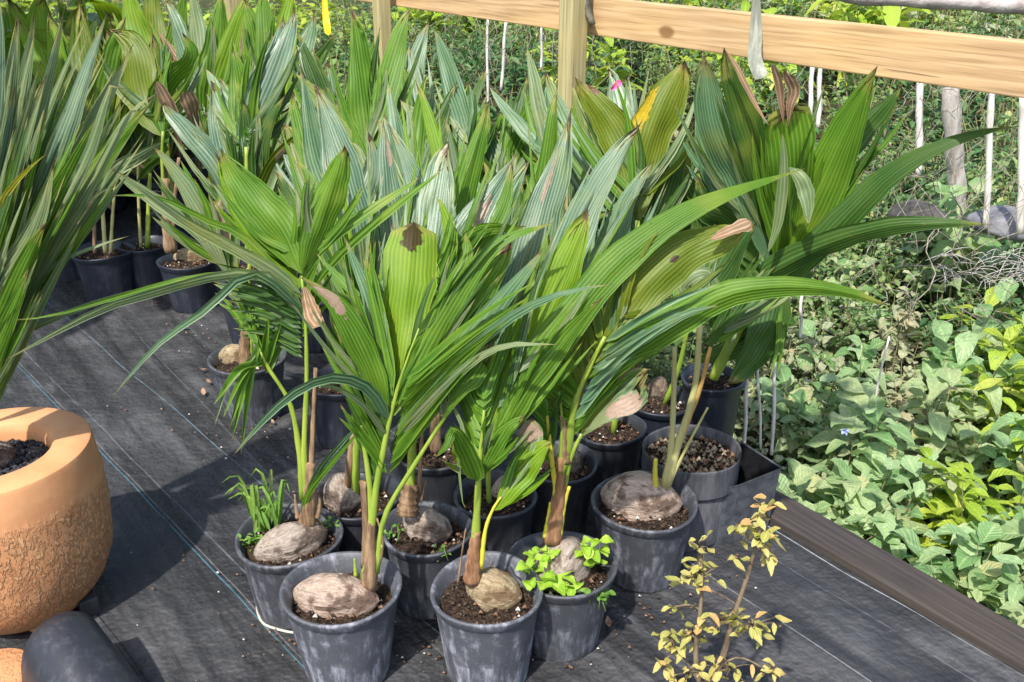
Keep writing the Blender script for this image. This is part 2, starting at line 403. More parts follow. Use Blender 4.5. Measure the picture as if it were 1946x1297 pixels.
# ------------------------------------------------------------------ pots, soil, coconuts
POT_N = [0]
def add_pot(root, c, z0, h, r, rb, dust='m', ribs=True, n=56, soil_drop=.03, tilt=0):
    """black nursery pot: rounded rolled lip, ribbed tapering wall; soil inside. c = (x, y), z0 = ground height"""
    POT_N[0] += 1; sd_ = POT_N[0] * 3.7
    m = {'h': pot_mat('pot_chalky', 1.0), 'm': pot_mat('pot_dusty', .6), 'l': pot_mat('pot_black', .25), 'd': pot_mat('pot_black_blue', .12, (.012, .016, .028))}[dust]
    def fn(rr, zz, a):
        k = 1 + .018 * math.sin(2 * a + sd_) * (zz / h) + .010 * math.sin(3 * a + sd_ * 2) * (zz / h)
        if ribs and zz - z0 < h * .80 and zz - z0 > h * .03: k += .008 * (1 if math.sin(12 * a + sd_) > 0 else -1) * min(1, abs(math.sin(12 * a + sd_)) * 2.5)
        return rr * k, zz + .004 * math.sin(2 * a + sd_)
    t = .0035
    body = MB()
    prof = [(0.001, z0 + .004), (rb - .01, z0 + .004), (rb - .004, z0 + .001), (rb, z0 + .012)] + [(rb + (r - .004 - rb) * k / 8, z0 + .012 + (h - .037) * k / 8) for k in range(1, 9)]
    prof += [(r - .002, z0 + h - .020)]
    body.lathe(prof, m, n, c[0], c[1], fn)
    pot = body.build('pot', root, loc=(c[0], c[1], z0))
    rim = MB()
    prof = [(r - .003, z0 + h - .028), (r + .002, z0 + h - .024), (r + .0035, z0 + h - .012), (r + .006, z0 + h - .008), (r + .0065, z0 + h - .002), (r + .002, z0 + h), (r - .004, z0 + h - .003),
            (r - .007, z0 + h - .014), (r - .010, z0 + h - .017), (r - .012, z0 + h - .030), (r - .016, z0 + h - .034), (r - .020, z0 + h - .075)]
    rim.lathe(prof, m, n, c[0], c[1], fn)
    rim.build('rim', pot, loc=(c[0], c[1], z0))
    s = MB(); rs = r - .014; zs = z0 + h - soil_drop; rows = []
    for i in range(15):
        q = i / 14; row = []
        for j in range(40):
            a = 2 * math.pi * j / 40; x, y = c[0] + q * rs * math.cos(a), c[1] + q * rs * math.sin(a)
            row.append((x, y, zs + .016 * noise.noise(Vector((x * 22, y * 22, sd_))) + .012 * noise.noise(Vector((x * 70, y * 70, sd_))) - .012 * q * q))
        rows.append(row)
    s.grid(rows, None, soil_mat(), wrap=True)
    lr = random.Random(POT_N[0])
    for k in range(70):                                # crumbs and bark bits lying in the soil
        a = lr.uniform(0, 6.28); q = math.sqrt(lr.random()) * rs * .93; g_ = lr.uniform(.0018, .0055)
        x, y = c[0] + q * math.cos(a), c[1] + q * math.sin(a); z = zs + .003 + g_ * .3
        mm = plain('crumb_dark', (.03, .02, .012), (.08, .05, .03), 90) if lr.random() < .55 else (plain('crumb_bark', (.12, .06, .03), (.24, .14, .08), 90) if lr.random() < .75 else plain('crumb_pale', (.5, .48, .42), (.7, .68, .6), 90))
        s.tube([(x - g_, y, z), (x, y + g_ * .4, z + g_ * .8), (x + g_, y - g_ * .3, z)], [g_ * .5, g_, g_ * .4], mm, 5)
    s.build('soil', root, loc=(c[0], c[1], z0))
    return pot
def add_nut(root, p, L, Wd, yaw, pitch, kind, H=None):
    """coconut in its husk: a three-sided ovoid, pointed at one end, with ridges and a split"""
    H = H or Wd; mb = MB(); M = Matrix.Translation(p) @ Matrix.Rotation(R(yaw), 4, 'Z') @ Matrix.Rotation(R(-pitch), 4, 'Y'); rows = []
    ns, nc = 30, 40
    for i in range(ns + 1):
        s = i / ns; x = -L / 2 + L * s; r = max(0.0, math.sin(math.pi * s)) ** .62 * (1 - .16 * (s - .5)) ; row = []
        for j in range(nc):
            a = 2 * math.pi * j / nc; k = 1 + .075 * math.cos(3 * a + .5) + .10 * noise.noise(Vector((s * 3, math.cos(a) * 2 + p.x * 9, math.sin(a) * 2))) + .010 * math.sin(a * 17 + s * 3) + .035 * noise.noise(Vector((s * 9 + p.x * 30, math.cos(a) * 6, math.sin(a) * 6)))
            cr = abs(((a - 1.25 + .35 * math.sin(s * 4)) + math.pi) % (2 * math.pi) - math.pi)
            if cr < .16 and s < .8: k -= .09 * (1 - cr / .16)
            row.append(M @ Vector((x, r * Wd / 2 * k * math.cos(a), r * H / 2 * k * math.sin(a))))
        rows.append(row)
    mb.grid(rows, None, nut_mat(kind), wrap=True)
    o = mb.build('coconut')
    me = o.data; me.transform(M.inverted()); o.matrix_basis = Matrix.Translation(-Vector(world_loc(root))) @ M; o.parent = root
    return o
def palm(rimc, hw, fronds, label, group='potted coconut palms on the weed mat', nut=None, dust='m', h=.25, z0=0.0, rb=None, Y=None, soil_drop=.03, nutpos=None):
    """rimc = rim centre pixel, hw = half rim width in pixels; the pot stands on the deck at that place"""
    c = on(rimc[0], rimc[1], z0 + h); r = hw * pxs(c); rb = rb or r * .76
    root = empty('potted_palm', (c.x, c.y, z0), label, 'potted plant', group)
    add_pot(root, (c.x, c.y), z0, h, r, rb, dust, soil_drop=soil_drop)
    if nut:
        (nx, ny, L, Wd, yaw, pit, kind) = nut
        p = on(nx, ny, z0 + h - soil_drop + Wd * pxs(c) * .10); k = pxs(c)
        add_nut(root, p, L * k, Wd * k, yaw, pit, kind)
    Y0 = Y if Y is not None else c.y
    for fr in fronds:
        nm = 'frond'; els = fr; lab = None
        if isinstance(fr, tuple) and fr[0] in ('stem', 'frond', 'weed', 'sheath'): nm, els = fr[0], fr[1]; lab = fr[2] if len(fr) > 2 else None
        make_frond(root, Y0, els, nm, lab)
    return root, c
# ------------------------------------------------------------------ the setting: ground, deck, fabric, edge board
def soil_ground():
    m, nt = new_mat('garden_soil'); g = N(nt)
    v = g.n('ShaderNodeNewGeometry').outputs['Position']
    n1 = g.noise(v, 3, 5, .7); n2 = g.noise(v, 30, 4, .7)
    c = g.mix(g.ramp(n1, .35, .65), (.05, .038, .025), (.05, .075, .02)); c = g.mix(g.ramp(n2, .5, .75), c, (.20, .16, .10))
    g.out(g.bsdf(c, .95, g.bump(n2, .8, .03), .1).outputs[0]); return m
mb = MB(); GM = soil_ground(); n = 60; P = []
for i in range(n + 1):
    row = []
    for j in range(n + 1):
        x = (j / n * 2 - 1); y = (i / n * 2 - 1); x = x * abs(x) ** 1.5 * 250; y = y * abs(y) ** 1.5 * 250 + 5
        row.append((x, y, -.45 + .05 * noise.noise(Vector((x * .6, y * .6, 0)))))
    P.append(row)
mb.grid(P, None, GM); tag(mb.build('ground'), kind='structure')

def fabric_mat():
    m, nt = new_mat('weed_mat_fabric'); g = N(nt)
    v = g.n('ShaderNodeNewGeometry').outputs['Position']
    a = math.atan2(1800, -1783 * 1.0)   # run of the woven bands on the left side
    sep = g.n('ShaderNodeSeparateXYZ'); g.l(v, sep.inputs[0]); X, Y_ = sep.outputs[0], sep.outputs[1]
    def cross(dx, dy):                   # coordinate across a direction
        l = math.hypot(dx, dy); return g.math('ADD', g.math('MULTIPLY', X, dy / l), g.math('MULTIPLY', Y_, -dx / l)), g.math('ADD', g.math('MULTIPLY', X, dx / l), g.math('MULTIPLY', Y_, dy / l))
    u, al = cross(-.665, .747)
    u2, al2 = cross(-.598, .802)
    cmb = g.n('ShaderNodeCombineXYZ'); g.l(u2, cmb.inputs[0]); g.l(al2, cmb.inputs[1]); q = cmb.outputs[0]
    streak = g.noise(g.mapping(q, (1, .07, 1)), 15, 4, .55); streak2 = g.noise(g.mapping(q, (1, .02, 1)), 6.5, 3, .5)
    blot = g.noise(q, 2.6, 5, .65); fine = g.noise(q, 260, 2); dust = g.noise(q, 11, 6, .75)
    c = g.mix(g.ramp(streak, .3, .72), (.021, .021, .023), (.040, .041, .044))
    c = g.mix(g.math('MULTIPLY', g.ramp(streak2, .45, .68), .5), c, (.064, .065, .070))
    c = g.mix(g.math('MULTIPLY', g.math('MULTIPLY', g.ramp(blot, .42, .62), g.ramp(streak, .35, .65)), .5), c, (.12, .12, .125))
    c = g.mix(g.math('MULTIPLY', g.ramp(dust, .62, .76), .16), c, (.26, .24, .22))
    c = g.mix(g.math('MULTIPLY', g.ramp(g.noise(q, 90, 1), .78, .80), .5), c, (.42, .40, .36))
    wv = g.math('SINE', g.math('MULTIPLY', u2, 900)); wv2 = g.math('SINE', g.math('MULTIPLY', al2, 900))
    wob = g.math('MULTIPLY', g.math('SUBTRACT', g.noise(q, 1.1, 2), .5), .05)
    def line(uu, off, wd, colr, st, c):
        d = g.math('ABSOLUTE', g.math('ADD', g.math('SUBTRACT', uu, off), wob))
        return g.mix(g.math('MULTIPLY', g.ramp(d, wd, wd * .4), g.math('MULTIPLY', g.ramp(g.noise(q, 7, 3), .25, .5), st)), c, colr)
    def off(px, py, L):
        p = on(px, py); l = math.hypot(*L); return p.x * L[1] / l - p.y * L[0] / l
    LA, LB = (-.665, .747), (-.598, .802)
    for (px, py, L, uu, wd, cc, s) in ((330, 1010, LA, u, .0025, (.07, .20, .26), .8), (360, 805, LA, u, .0022, (.16, .24, .30), .8), (120, 745, LA, u, .003, (.16, .17, .20), .6),
            (1700, 1145, LB, u2, .0025, (.34, .36, .38), .9), (1520, 1210, LB, u2, .0022, (.26, .27, .29), .8), (1600, 1140, LB, u2, .002, (.16, .16, .18), .7), (1200, 1180, LB, u2, .003, (.17, .17, .18), .5),
            (560, 1240, LA, u, .0025, (.20, .20, .21), .6), (820, 1230, LB, u2, .002, (.17, .18, .19), .5), (230, 1230, LA, u, .003, (.012, .012, .014), .9)):
        c = line(uu, off(px, py, L), wd, cc, s, c)
    h = g.math('ADD', g.math('ADD', g.math('MULTIPLY', streak2, 5), g.math('MULTIPLY', blot, 14)), g.math('MULTIPLY', g.math('ADD', wv, wv2), .015))
    g.out(g.bsdf(c, g.math('ADD', .48, g.math('MULTIPLY', fine, .2)), g.bump(h, .55, .012), .45).outputs[0]); return m
FM = fabric_mat()
EB = EDGE - .135                              # inner side of the edge board
mb = MB(); P = []                                  # fabric sheet: gently wrinkled, laid on the deck
ns_, na_ = 150, 190
for i in range(na_ + 1):
    row = []
    for j in range(ns_ + 1):
        s = -3.2 + 13.2 * (i / na_) ** 1.0; nn = EB + .02 - 8.0 * (j / ns_) ** 1.6
        p = edge_pt(s, nn)
        z = .004 + max(0, .010 * noise.noise(Vector((nn * 6, s * .7, 0))) + .005 * noise.noise(Vector((nn * 19, s * 2, 4)))) * (1 if nn < EB - .01 else 0)
        row.append((p.x, p.y, z))
    P.append(row)
mb.grid(P, None, FM); tag(mb.build('weed_mat_ground'), kind='structure')
DW = plain('deck_timber', (.06, .045, .035), (.16, .12, .09), 30, .85, .4, .003, (1, .1, 1))
mb = MB(); c = edge_pt(3.4, EDGE - 4.2, -.14); mb.box((c.x, c.y, -.145), (8.1, 13.2, .285), DW, math.atan2(ENOR.y, ENOR.x))
tag(mb.build('deck', smooth=False), kind='structure')
BM = wood_mat('edge_board_brown', (.038, .028, .024), (.105, .075, .060), 'z', knots=False)
def beam(name, a, b, wd, ht, mat, label, cat, up=Vector((0, 0, 1)), group=None, bv=.004):
    """beam from a to b, its own local x along the length so that the grain runs with it"""
    L = (b - a).length; mbx = MB(); mbx.box((0, 0, 0), (L, wd, ht), mat); o = mbx.build(name, smooth=False)
    d = (b - a).normalized(); o.matrix_world = Matrix.Translation((a + b) / 2) @ Matrix.Rotation(math.atan2(d.y, d.x), 4, 'Z') @ Matrix.Rotation(-math.asin(d.z), 4, 'Y')
    bevel(o, bv); return tag(o, label, cat, group)
BM2 = wood_mat('edge_board_weathered', (.032, .027, .026), (.080, .066, .060), 'x', knots=False)
beam('edge_board', edge_pt(-3, EDGE - .0675, .014), edge_pt(7.5, EDGE - .0675, .014), .135, .036, BM2, 'dark brown timber board lying along the right edge of the black weed mat', 'board')

# ------------------------------------------------------------------ the timber railing
PW = wood_mat('rail_pine', (.40, .25, .12), (.68, .47, .26), 'x'); PG = wood_mat('post_pine_greenish', (.30, .25, .11), (.52, .45, .25), 'z')
rb_ = at(1385, 106, 1).copy()
def plane_pt(x, y, n=EDGE + .02):
    a, b, c = ray(x, y); t = n / (ENOR.x * a + ENOR.y * b); return Vector((a * t, b * t, CH + c * t))
zb = (plane_pt(1385, 106).z + plane_pt(1813, 170).z + plane_pt(800, 18).z) / 3; zt = (plane_pt(1385, 23).z + plane_pt(1813, 64).z) / 2
print('rail z', zb, zt)
beam('rail_board', edge_pt(-3, EDGE + .04, (zb + zt) / 2), edge_pt(9, EDGE + .04, (zb + zt) / 2), .04, zt - zb, PW, 'long honey-coloured pine rail board running across the top behind the palms', 'railing')
def post(px, wpx, top=None, label='', z1=None, nfrac=.0):
    a = plane_pt(px, 60, EDGE - .025); z1 = z1 or zt - .01; wd = wpx * pxs(a)
    mbx = MB(); h = z1 + .4; mbx.box((0, 0, 0), (wd, wd * .95, h), PG); o = mbx.build('railing_post', smooth=False)
    o.matrix_world = Matrix.Translation((a.x - ENOR.x * wd * .45, a.y - ENOR.y * wd * .45, z1 - h / 2)) @ Matrix.Rotation(math.atan2(EDIR.y, EDIR.x) , 4, 'Z')
    bevel(o, .005); return tag(o, label, 'post', 'pine posts of the railing')
post(1103, 41, label='square pale green-tinged pine post carrying the rail, beside the dark bracket', z1=zt + .25)
post(738, 27, label='pine post half hidden behind the paired upright leaves, between the other two posts')
post(468, 38, label='pine post at the far left end of the railing, behind the silver-leaved palms')
# dark metal bracket on the rail
mb = MB(); p0 = plane_pt(1112, -30, EDGE - .03); p1 = plane_pt(1116, 18, EDGE - .03); p2 = plane_pt(1127, 48, EDGE - .02)
MT = plain('dark_metal', (.05, .05, .04), (.16, .15, .11), 40, .5, .2)
mb.tube(spline([p0, p1, p2], 8), [.010, .011, .012, .012, .013, .013, .013, .010], MT, 8, sx=.7); tag(mb.build('strap_bracket'), 'dark grey metal bracket end hooked over the rail right of the square post', 'bracket')
# grey weathered strap in front of the rail
mb = MB(); GS = plain('grey_strap', (.16, .17, .13), (.36, .37, .31), 30, .7, .3, .003, (1, 1, .15))
P = spline([plane_pt(1438, -40, EDGE - .05), plane_pt(1437, 20, EDGE - .04), plane_pt(1436, 70, EDGE - .05), plane_pt(1434, 110, EDGE - .07), plane_pt(1448, 150, EDGE - .10)], 16)
add_blade(mb, P, .040, GS, 2, 0, 0, 'blunt', .5, jit=False); tag(mb.build('hanging_strap'), 'grey-green weathered strap hanging down over the front of the rail', 'strap')
mb = MB(); YM = plain('yellow_tape', (.70, .45, .01), (.85, .60, .03), 30, .5, .2)
add_blade(mb, [plane_pt(616, -40, EDGE - .05), plane_pt(618, 20, EDGE - .07), plane_pt(624, 68, EDGE - .09)], .034, YM, 1, 0, 10, 'blunt', .3)
tag(mb.build('yellow_tape'), 'bright yellow tape end hanging from above near the far end of the rail', 'tape')

# ------------------------------------------------------------------ foreground potted palms
PK = (.52, .37, .27); DK = (.055, .022, .006); GR = (.60, .55, .44)
# P1 back left of the front group
palm((549, 1014), 98, [
 ('sheath', [T([(583, 1000), (588, 950), (590, 880)], 34, 18, 'sheath'), T([(566, 985), (562, 958), (560, 940)], 10, 3, 'sheath'), T([(603, 985), (608, 960), (606, 940)], 11, 3, 'sheath'), T([(572, 995), (583, 950), (588, 900)], 8, 4, 'sheath')]),
 ('stem', [T([(580, 960), (578, 850), (583, 720), (580, 600), (573, 525)], 17, 5), T([(575, 950), (570, 870), (552, 770), (510, 700), (490, 660)], 17, 7), T([(590, 930), (594, 830), (600, 700)], 12, 7, 'sheath')]),
 [B([(572, 520), (535, 440), (490, 380), (418, 280)], 86, 'green', (0, .10), 7, 12, 8, 'lance', fold=.25), B([(570, 545), (520, 480), (450, 380), (408, 288)], 60, 'bright', (.03, .14), 5, -20, 0, 'lance')],
 [B([(575, 520), (605, 440), (630, 360), (656, 273)], 72, 'green', (0, .06), 6, -8, 8, 'broad', fold=.3)],
 [B([(572, 560), (520, 515), (430, 465), (350, 420), (212, 318)], 24, 'sage', (0, -.1), 2, prof='strap'), B([(572, 580), (500, 510), (416, 458), (381, 462)], 18, 'sage', (0, -.05), 2, prof='strap'),
  B([(572, 600), (505, 525), (390, 530), (300, 555), (190, 590), (0, 690)], 21, 'sage', (0, -.25), 2, 20, prof='strap'), B([(574, 595), (520, 525), (370, 528), (235, 562), (100, 600), (10, 610)], 13, 'green', (0, -.1), 1, prof='strap'),
  B([(576, 590), (480, 520), (390, 590), (300, 655), (208, 760)], 17, 'blue', (0, -.3), 2, 10, prof='strap'), B([(574, 570), (470, 455), (390, 418), (300, 375), (205, 372)], 16, 'green', (0, 0), 1, prof='strap'),
  B([(560, 560), (610, 470), (700, 400), (800, 335)], 26, 'green', (0, .1), 2), B([(566, 590), (640, 490), (740, 400), (845, 318)], 20, 'green', (0, .05), 2),
  S((575, 680), (570, 570), (455, 640), (400, 500), 13, 12, 'deep', (0, .05), 12), S((575, 640), (575, 570), (640, 560), (610, 470), 6, 14, 'green', (0, .05), 4)],
 [S((505, 690), (490, 650), (405, 775), (450, 865), 5, 13, 'green', (0, -.12), 26), B([(495, 660), (470, 690), (430, 740), (407, 812)], 9, 'sage', (0, -.1), 1, prof='strap'), S((505, 710), (490, 655), (555, 620), (430, 560), 11, 12, 'green', (0, .05), 4)],
 [B([(578, 985), (600, 905), (655, 835), (708, 788)], 14, 'blue', (0, -.05), 2, prof='strap'), B([(574, 1000), (585, 940), (640, 870), (700, 800)], 12, 'green', (0, -.08), 2, prof='strap')],
 ('frond', [B([(578, 545), (585, 570), (595, 600), (612, 625)], 34, 'dry', (-.08, -.12), 3, 0, 0, 'blunt', ragged=.5)], 'dead brown folded leaf end')],
 'black pot with grass weeds sprouting left of its grey coconut, wire hoop at its foot', nut=(553, 1032, 144, 84, 22, 8, 'grey'), dust='m', h=.25)
# P2 front left
palm((648, 1113), 108, [
 ('sheath', [T([(700, 1118), (704, 1060), (706, 985)], 36, 14, 'sheath'), T([(690, 1080), (694, 1000), (690, 915)], 10, 13, 'sheath'), T([(716, 1090), (728, 1030), (716, 985)], 8, 4, 'sheath')]),
 ('stem', [T([(697, 1105), (706, 1000), (716, 920), (745, 780), (768, 700), (796, 625)], 25, 2.5), T([(692, 1100), (706, 1010), (700, 900), (684, 810)], 20, 9), T([(716, 1090), (730, 985), (790, 880), (850, 785), (898, 700)], 14, 7), T([(676, 1095), (674, 1062)], 10, 4), T([(703, 1110), (716, 1060), (726, 1035)], 15, 8)]),
 [B([(748, 790), (762, 670), (776, 550), (786, 422)], 104, 'bright', (0, .22), 9, 6, 0, 'blunt', patch=(4.6, .93, 2.0, .075, DK), fold=.15)],
 [B([(758, 770), (830, 650), (915, 530), (975, 455)], 96, 'green', (0, .12), 8, -14, 14, 'broad', fold=.25), B([(765, 760), (850, 600), (940, 470), (1052, 423)], 46, 'green', (.0, .1), 4, 10, 20, 'strap'),
  B([(760, 800), (860, 680), (940, 580), (1035, 468)], 48, 'blue', (0, 0), 4, 20, 0, 'lance'), B([(755, 815), (860, 700), (960, 610), (1060, 560), (1168, 540)], 27, 'blue', (0, -.1), 3, 0, 20, 'strap'),
  B([(755, 830), (860, 720), (950, 660), (1060, 655)], 22, 'sage', (0, -.1), 2, 0, 20, 'strap'), S((738, 900), (772, 720), (900, 690), (1010, 540), 11, 16, 'green', (0, -.02), 10), S((742, 860), (790, 640), (880, 650), (960, 430), 9, 18, 'deep', (.03, .1), 4)],
 [B([(738, 800), (700, 690), (645, 590), (568, 525)], 60, 'green', (0, 0), 5, 12, 0, 'lance', patch=(2.2, .82, 1.5, .14, PK)), S((748, 740), (730, 880), (700, 470), (610, 640), 11, 19, 'green', (0, .1), 6), S((740, 830), (724, 920), (640, 560), (640, 760), 7, 20, 'deep', (0, .05), 2),
  S((735, 900), (728, 860), (650, 800), (640, 690), 4, 12, 'green', (0, -.05), 6), B([(742, 770), (722, 660), (700, 560), (655, 450)], 36, 'blue', (0, .15), 3), B([(744, 740), (705, 600), (600, 480)], 26, 'green', (0, .2), 2)],
 [B([(740, 800), (700, 740), (640, 718), (570, 740), (500, 800), (440, 870)], 24, 'blue', (0, -.3), 2, 15, 10, 'strap'), B([(735, 830), (690, 770), (630, 735), (560, 738)], 12, 'sage', (0, -.15), 1, prof='strap')],
 [B([(850, 790), (870, 745), (905, 700), (935, 645)], 52, 'green', (-.02, .0), 5, 0, 0, 'late', ragged=.7), B([(860, 770), (880, 820), (872, 880), (880, 960), (886, 970)], 7, 'sage', (0, -.05), 1, prof='strap'), S((845, 800), (885, 720), (830, 700), (925, 640), 4, 13, 'sage', (0, 0), 2)]],
 'front left chalky black pot, large pinkish coconut tipped left, hole-topped broad leaf', nut=(638, 1135, 178, 96, -12, 4, 'pink'), dust='h', h=.27, soil_drop=.05)
# P3 front centre
palm((925, 1117), 104, [
 ('sheath', [T([(897, 1108), (900, 1060), (905, 1010)], 42, 20, 'redsheath'), T([(870, 1110), (878, 1050), (885, 1005)], 5, 2, 'sheath')]),
 ('stem', [T([(899, 1085), (906, 980), (910, 900), (914, 850), (920, 780)], 24, 5), T([(914, 1080), (922, 1010), (936, 970), (952, 945)], 13, 5, 'yellowpet')]),
 [B([(908, 915), (885, 860), (862, 820), (850, 845), (825, 872)], 40, 'green', (-.02, -.16), 4, 10, 0, 'strap'), B([(908, 910), (880, 870), (858, 840)], 44, 'olive', (0, 0), 5, 0, 0, 'broad'), B([(912, 905), (940, 850), (965, 810), (1000, 788)], 44, 'green', (0, 0), 4, 0, 0, 'lance'), B([(910, 900), (930, 855), (952, 800), (960, 820)], 40, 'olive', (0, .04), 4)],
 [B([(914, 860), (912, 760), (925, 660), (925, 590)], 64, 'green', (0, .2), 6), S((912, 900), (918, 760), (862, 800), (855, 620), 10, 17, 'green', (0, .1), 4), S((914, 890), (918, 760), (975, 760), (985, 570), 10, 18, 'green', (0, .1), 4)],
 [B([(925, 850), (1020, 690), (1105, 580), (1200, 478), (1340, 385), (1537, 318)], 74, 'green', (0, .30), 6, 8, 30, 'taper', fold=.2), B([(925, 840), (1000, 680), (1060, 560), (1110, 430), (1118, 395)], 88, 'bright', (0, .25), 7, -10, 0, 'broad'),
  B([(925, 870), (1000, 740), (1080, 640), (1150, 560)], 56, 'green', (0, .08), 5, -16, 0, 'lance'), B([(920, 860), (965, 720), (1000, 600), (1010, 500)], 54, 'blue', (0, .25), 5, 10)],
 [B([(940, 970), (975, 920), (1015, 875), (1052, 838)], 56, 'bright', (0, .02), 5, 10, 0, 'broad'), B([(952, 950), (985, 890), (1005, 840), (1012, 795)], 44, 'sage', (0, .05), 4, 20, 0, 'late', patch=(2.4, .85, 2.2, .12, PK))]],
 'front centre chalky black pot, tan cleft coconut at foot of red-brown sheathed stem', nut=(938, 1122, 122, 84, -28, 4, 'tan'), dust='h', h=.27, soil_drop=.03)
# P4 with bright weeds
palm((1069, 1067), 99, [
 ('sheath', [T([(1050, 1030), (1056, 985), (1064, 930), (1070, 870)], 42, 20, 'redsheath'), T([(1076, 880), (1074, 820), (1066, 790)], 20, 6, 'sheath')]),
 ('stem', [T([(1036, 1022), (1042, 985), (1046, 955)], 14, 6, 'yellowpet'), T([(1062, 1018), (1072, 960), (1082, 925)], 16, 7, 'yellowpet'), T([(1052, 985), (1056, 930), (1048, 870), (1040, 790)], 16, 7, 'yellowpet'), T([(1068, 900), (1080, 850), (1092, 770), (1120, 700), (1150, 640)], 22, 8), T([(1072, 930), (1085, 870), (1105, 825)], 12, 8), T([(1066, 880), (1068, 800), (1062, 745)], 9, 5)]),
 [B([(1118, 720), (1200, 670), (1300, 605), (1390, 558), (1500, 545), (1600, 555), (1692, 582)], 62, 'green', (0, -.05), 4, -10, 20, 'strap', fold=.5), S((1085, 830), (1150, 650), (1200, 710), (1360, 570), 12, 15, 'green', (0, 0), 12), S((1090, 800), (1150, 650), (1240, 640), (1380, 540), 6, 14, 'blue', (-.03, -.03), 12), B([(1125, 700), (1210, 650), (1300, 600), (1370, 580)], 24, 'blue', (-.02, -.04), 2)],
 [B([(1130, 690), (1190, 590), (1270, 500), (1350, 450), (1428, 428)], 106, 'olive', (0, .12), 7, 10, -20, 'broad', patch=(3.4, .60, .55, .028, DK), fold=.2), B([(1350, 455), (1385, 440), (1428, 422)], 26, 'dry', (.05, .1), 3, prof='blunt')],
 [S((1088, 820), (1140, 650), (985, 690), (1120, 520), 11, 18, 'olive', (0, .15), 0), S((1085, 800), (1105, 740), (975, 775), (1000, 640), 6, 17, 'green', (0, .1), 8), S((1110, 720), (1130, 690), (1130, 560), (1180, 560), 5, 26, 'olive', (0, .15), 0)],
 [S((1048, 880), (1042, 780), (1000, 850), (970, 690), 9, 12, 'green', (0, 0), 10), S((1046, 860), (1050, 800), (1060, 790), (1080, 735), 4, 14, 'deep', (0, 0), 4)],
 ('frond', [B([(1104, 830), (1130, 780), (1172, 725), (1212, 668)], 62, 'olive', (0, .05), 6, 0, 0, 'late', patch=(3.0, .8, 3.2, .10, PK), ragged=.8), B([(1108, 828), (1160, 775), (1200, 750), (1236, 700)], 60, 'sage', (0, .0), 5, 20, 0, 'late', patch=(1.6, .55, 1.5, .25, PK), ragged=.8)], 'ragged frond scorched pink-brown at its end')],
 'black pot with bright lime-green leafy weeds round a greyish upright coconut, red-sheathed stem', nut=(1068, 1074, 134, 112, 60, 8, 'grey'), dust='m', h=.25)
# P5 right
palm((1225, 950), 98, [
 ('stem', [T([(1247, 935), (1245, 900), (1246, 872)], 14, 9, 'yellowpet'), T([(1262, 925), (1275, 850), (1280, 760), (1282, 660)], 16, 10, 'palepet'), T([(1268, 925), (1290, 840), (1320, 740), (1330, 620)], 20, 12, 'palepet'), T([(1266, 920), (1300, 820), (1330, 740), (1350, 660)], 14, 9, 'orangepet'), T([(1268, 930), (1300, 860), (1345, 775)], 9, 5, 'palepet'), T([(1240, 935), (1232, 970), (1222, 1000)], 5, 4, 'palepet')]),
 [B([(1330, 625), (1325, 580), (1300, 545), (1340, 520), (1372, 560)], 34, 'sage', (.1, .1), 3), B([(1330, 620), (1350, 560), (1390, 500), (1440, 420)], 60, 'deep', (.1, .35), 4), B([(1285, 660), (1300, 590), (1330, 520), (1345, 470)], 50, 'deep', (.2, .4), 4), B([(1348, 660), (1390, 590), (1450, 540), (1520, 530)], 50, 'deep', (.1, .2), 4, 30)],
 [B([(1280, 665), (1240, 660), (1225, 685)], 12, 'sage', (0, 0), 1, prof='strap')]],
 'dusty black pot at right holding a large round coconut under pale yellow and orange stalks', nut=(1218, 948, 160, 108, -14, 0, 'pink'), dust='m', h=.25, soil_drop=.035)
# P6 between P2 and P3
palm((812, 1002), 84, [
 ('sheath', [T([(775, 975), (778, 945), (784, 920)], 44, 30, 'sheath'), T([(800, 955), (806, 930), (812, 912)], 5, 2, 'sheath')]),
 ('stem', [T([(779, 935), (784, 850), (790, 765), (800, 700)], 21, 13), T([(796, 940), (800, 860), (806, 780)], 9, 6, 'sheath')]),
 [B([(790, 700), (815, 560), (830, 430), (852, 268)], 98, 'skylit', (.1, .45), 8, 5, 0, 'broad'), B([(785, 720), (760, 600), (770, 480), (740, 420)], 60, 'skylit', (.1, .4), 5)],
 [B([(800, 700), (830, 560), (890, 430), (985, 288)], 84, 'skylit', (.1, .4), 7, 0, 0, 'lance', patch=(2.6, .70, 1.3, .09, PK)), B([(810, 690), (880, 520), (950, 400), (975, 305)], 54, 'green', (.1, .38), 5, -5)],
 [B([(800, 650), (850, 520), (905, 440), (1000, 430)], 40, 'green', (.1, .3), 3), S((788, 760), (790, 700), (900, 640), (860, 500), 5, 30, 'deep', (.05, .2), 0), B([(800, 620), (850, 480), (835, 390), (828, 375)], 40, 'bright', (.05, .25), 3), B([(810, 640), (870, 540), (892, 480), (885, 440)], 40, 'green', (.05, .2), 3)]],
 'black pot wedged behind the two front pots, split grey-green coconut beside a dark stem base', nut=(812, 1000, 122, 76, -40, 6, 'grey'), dust='m', h=.25)
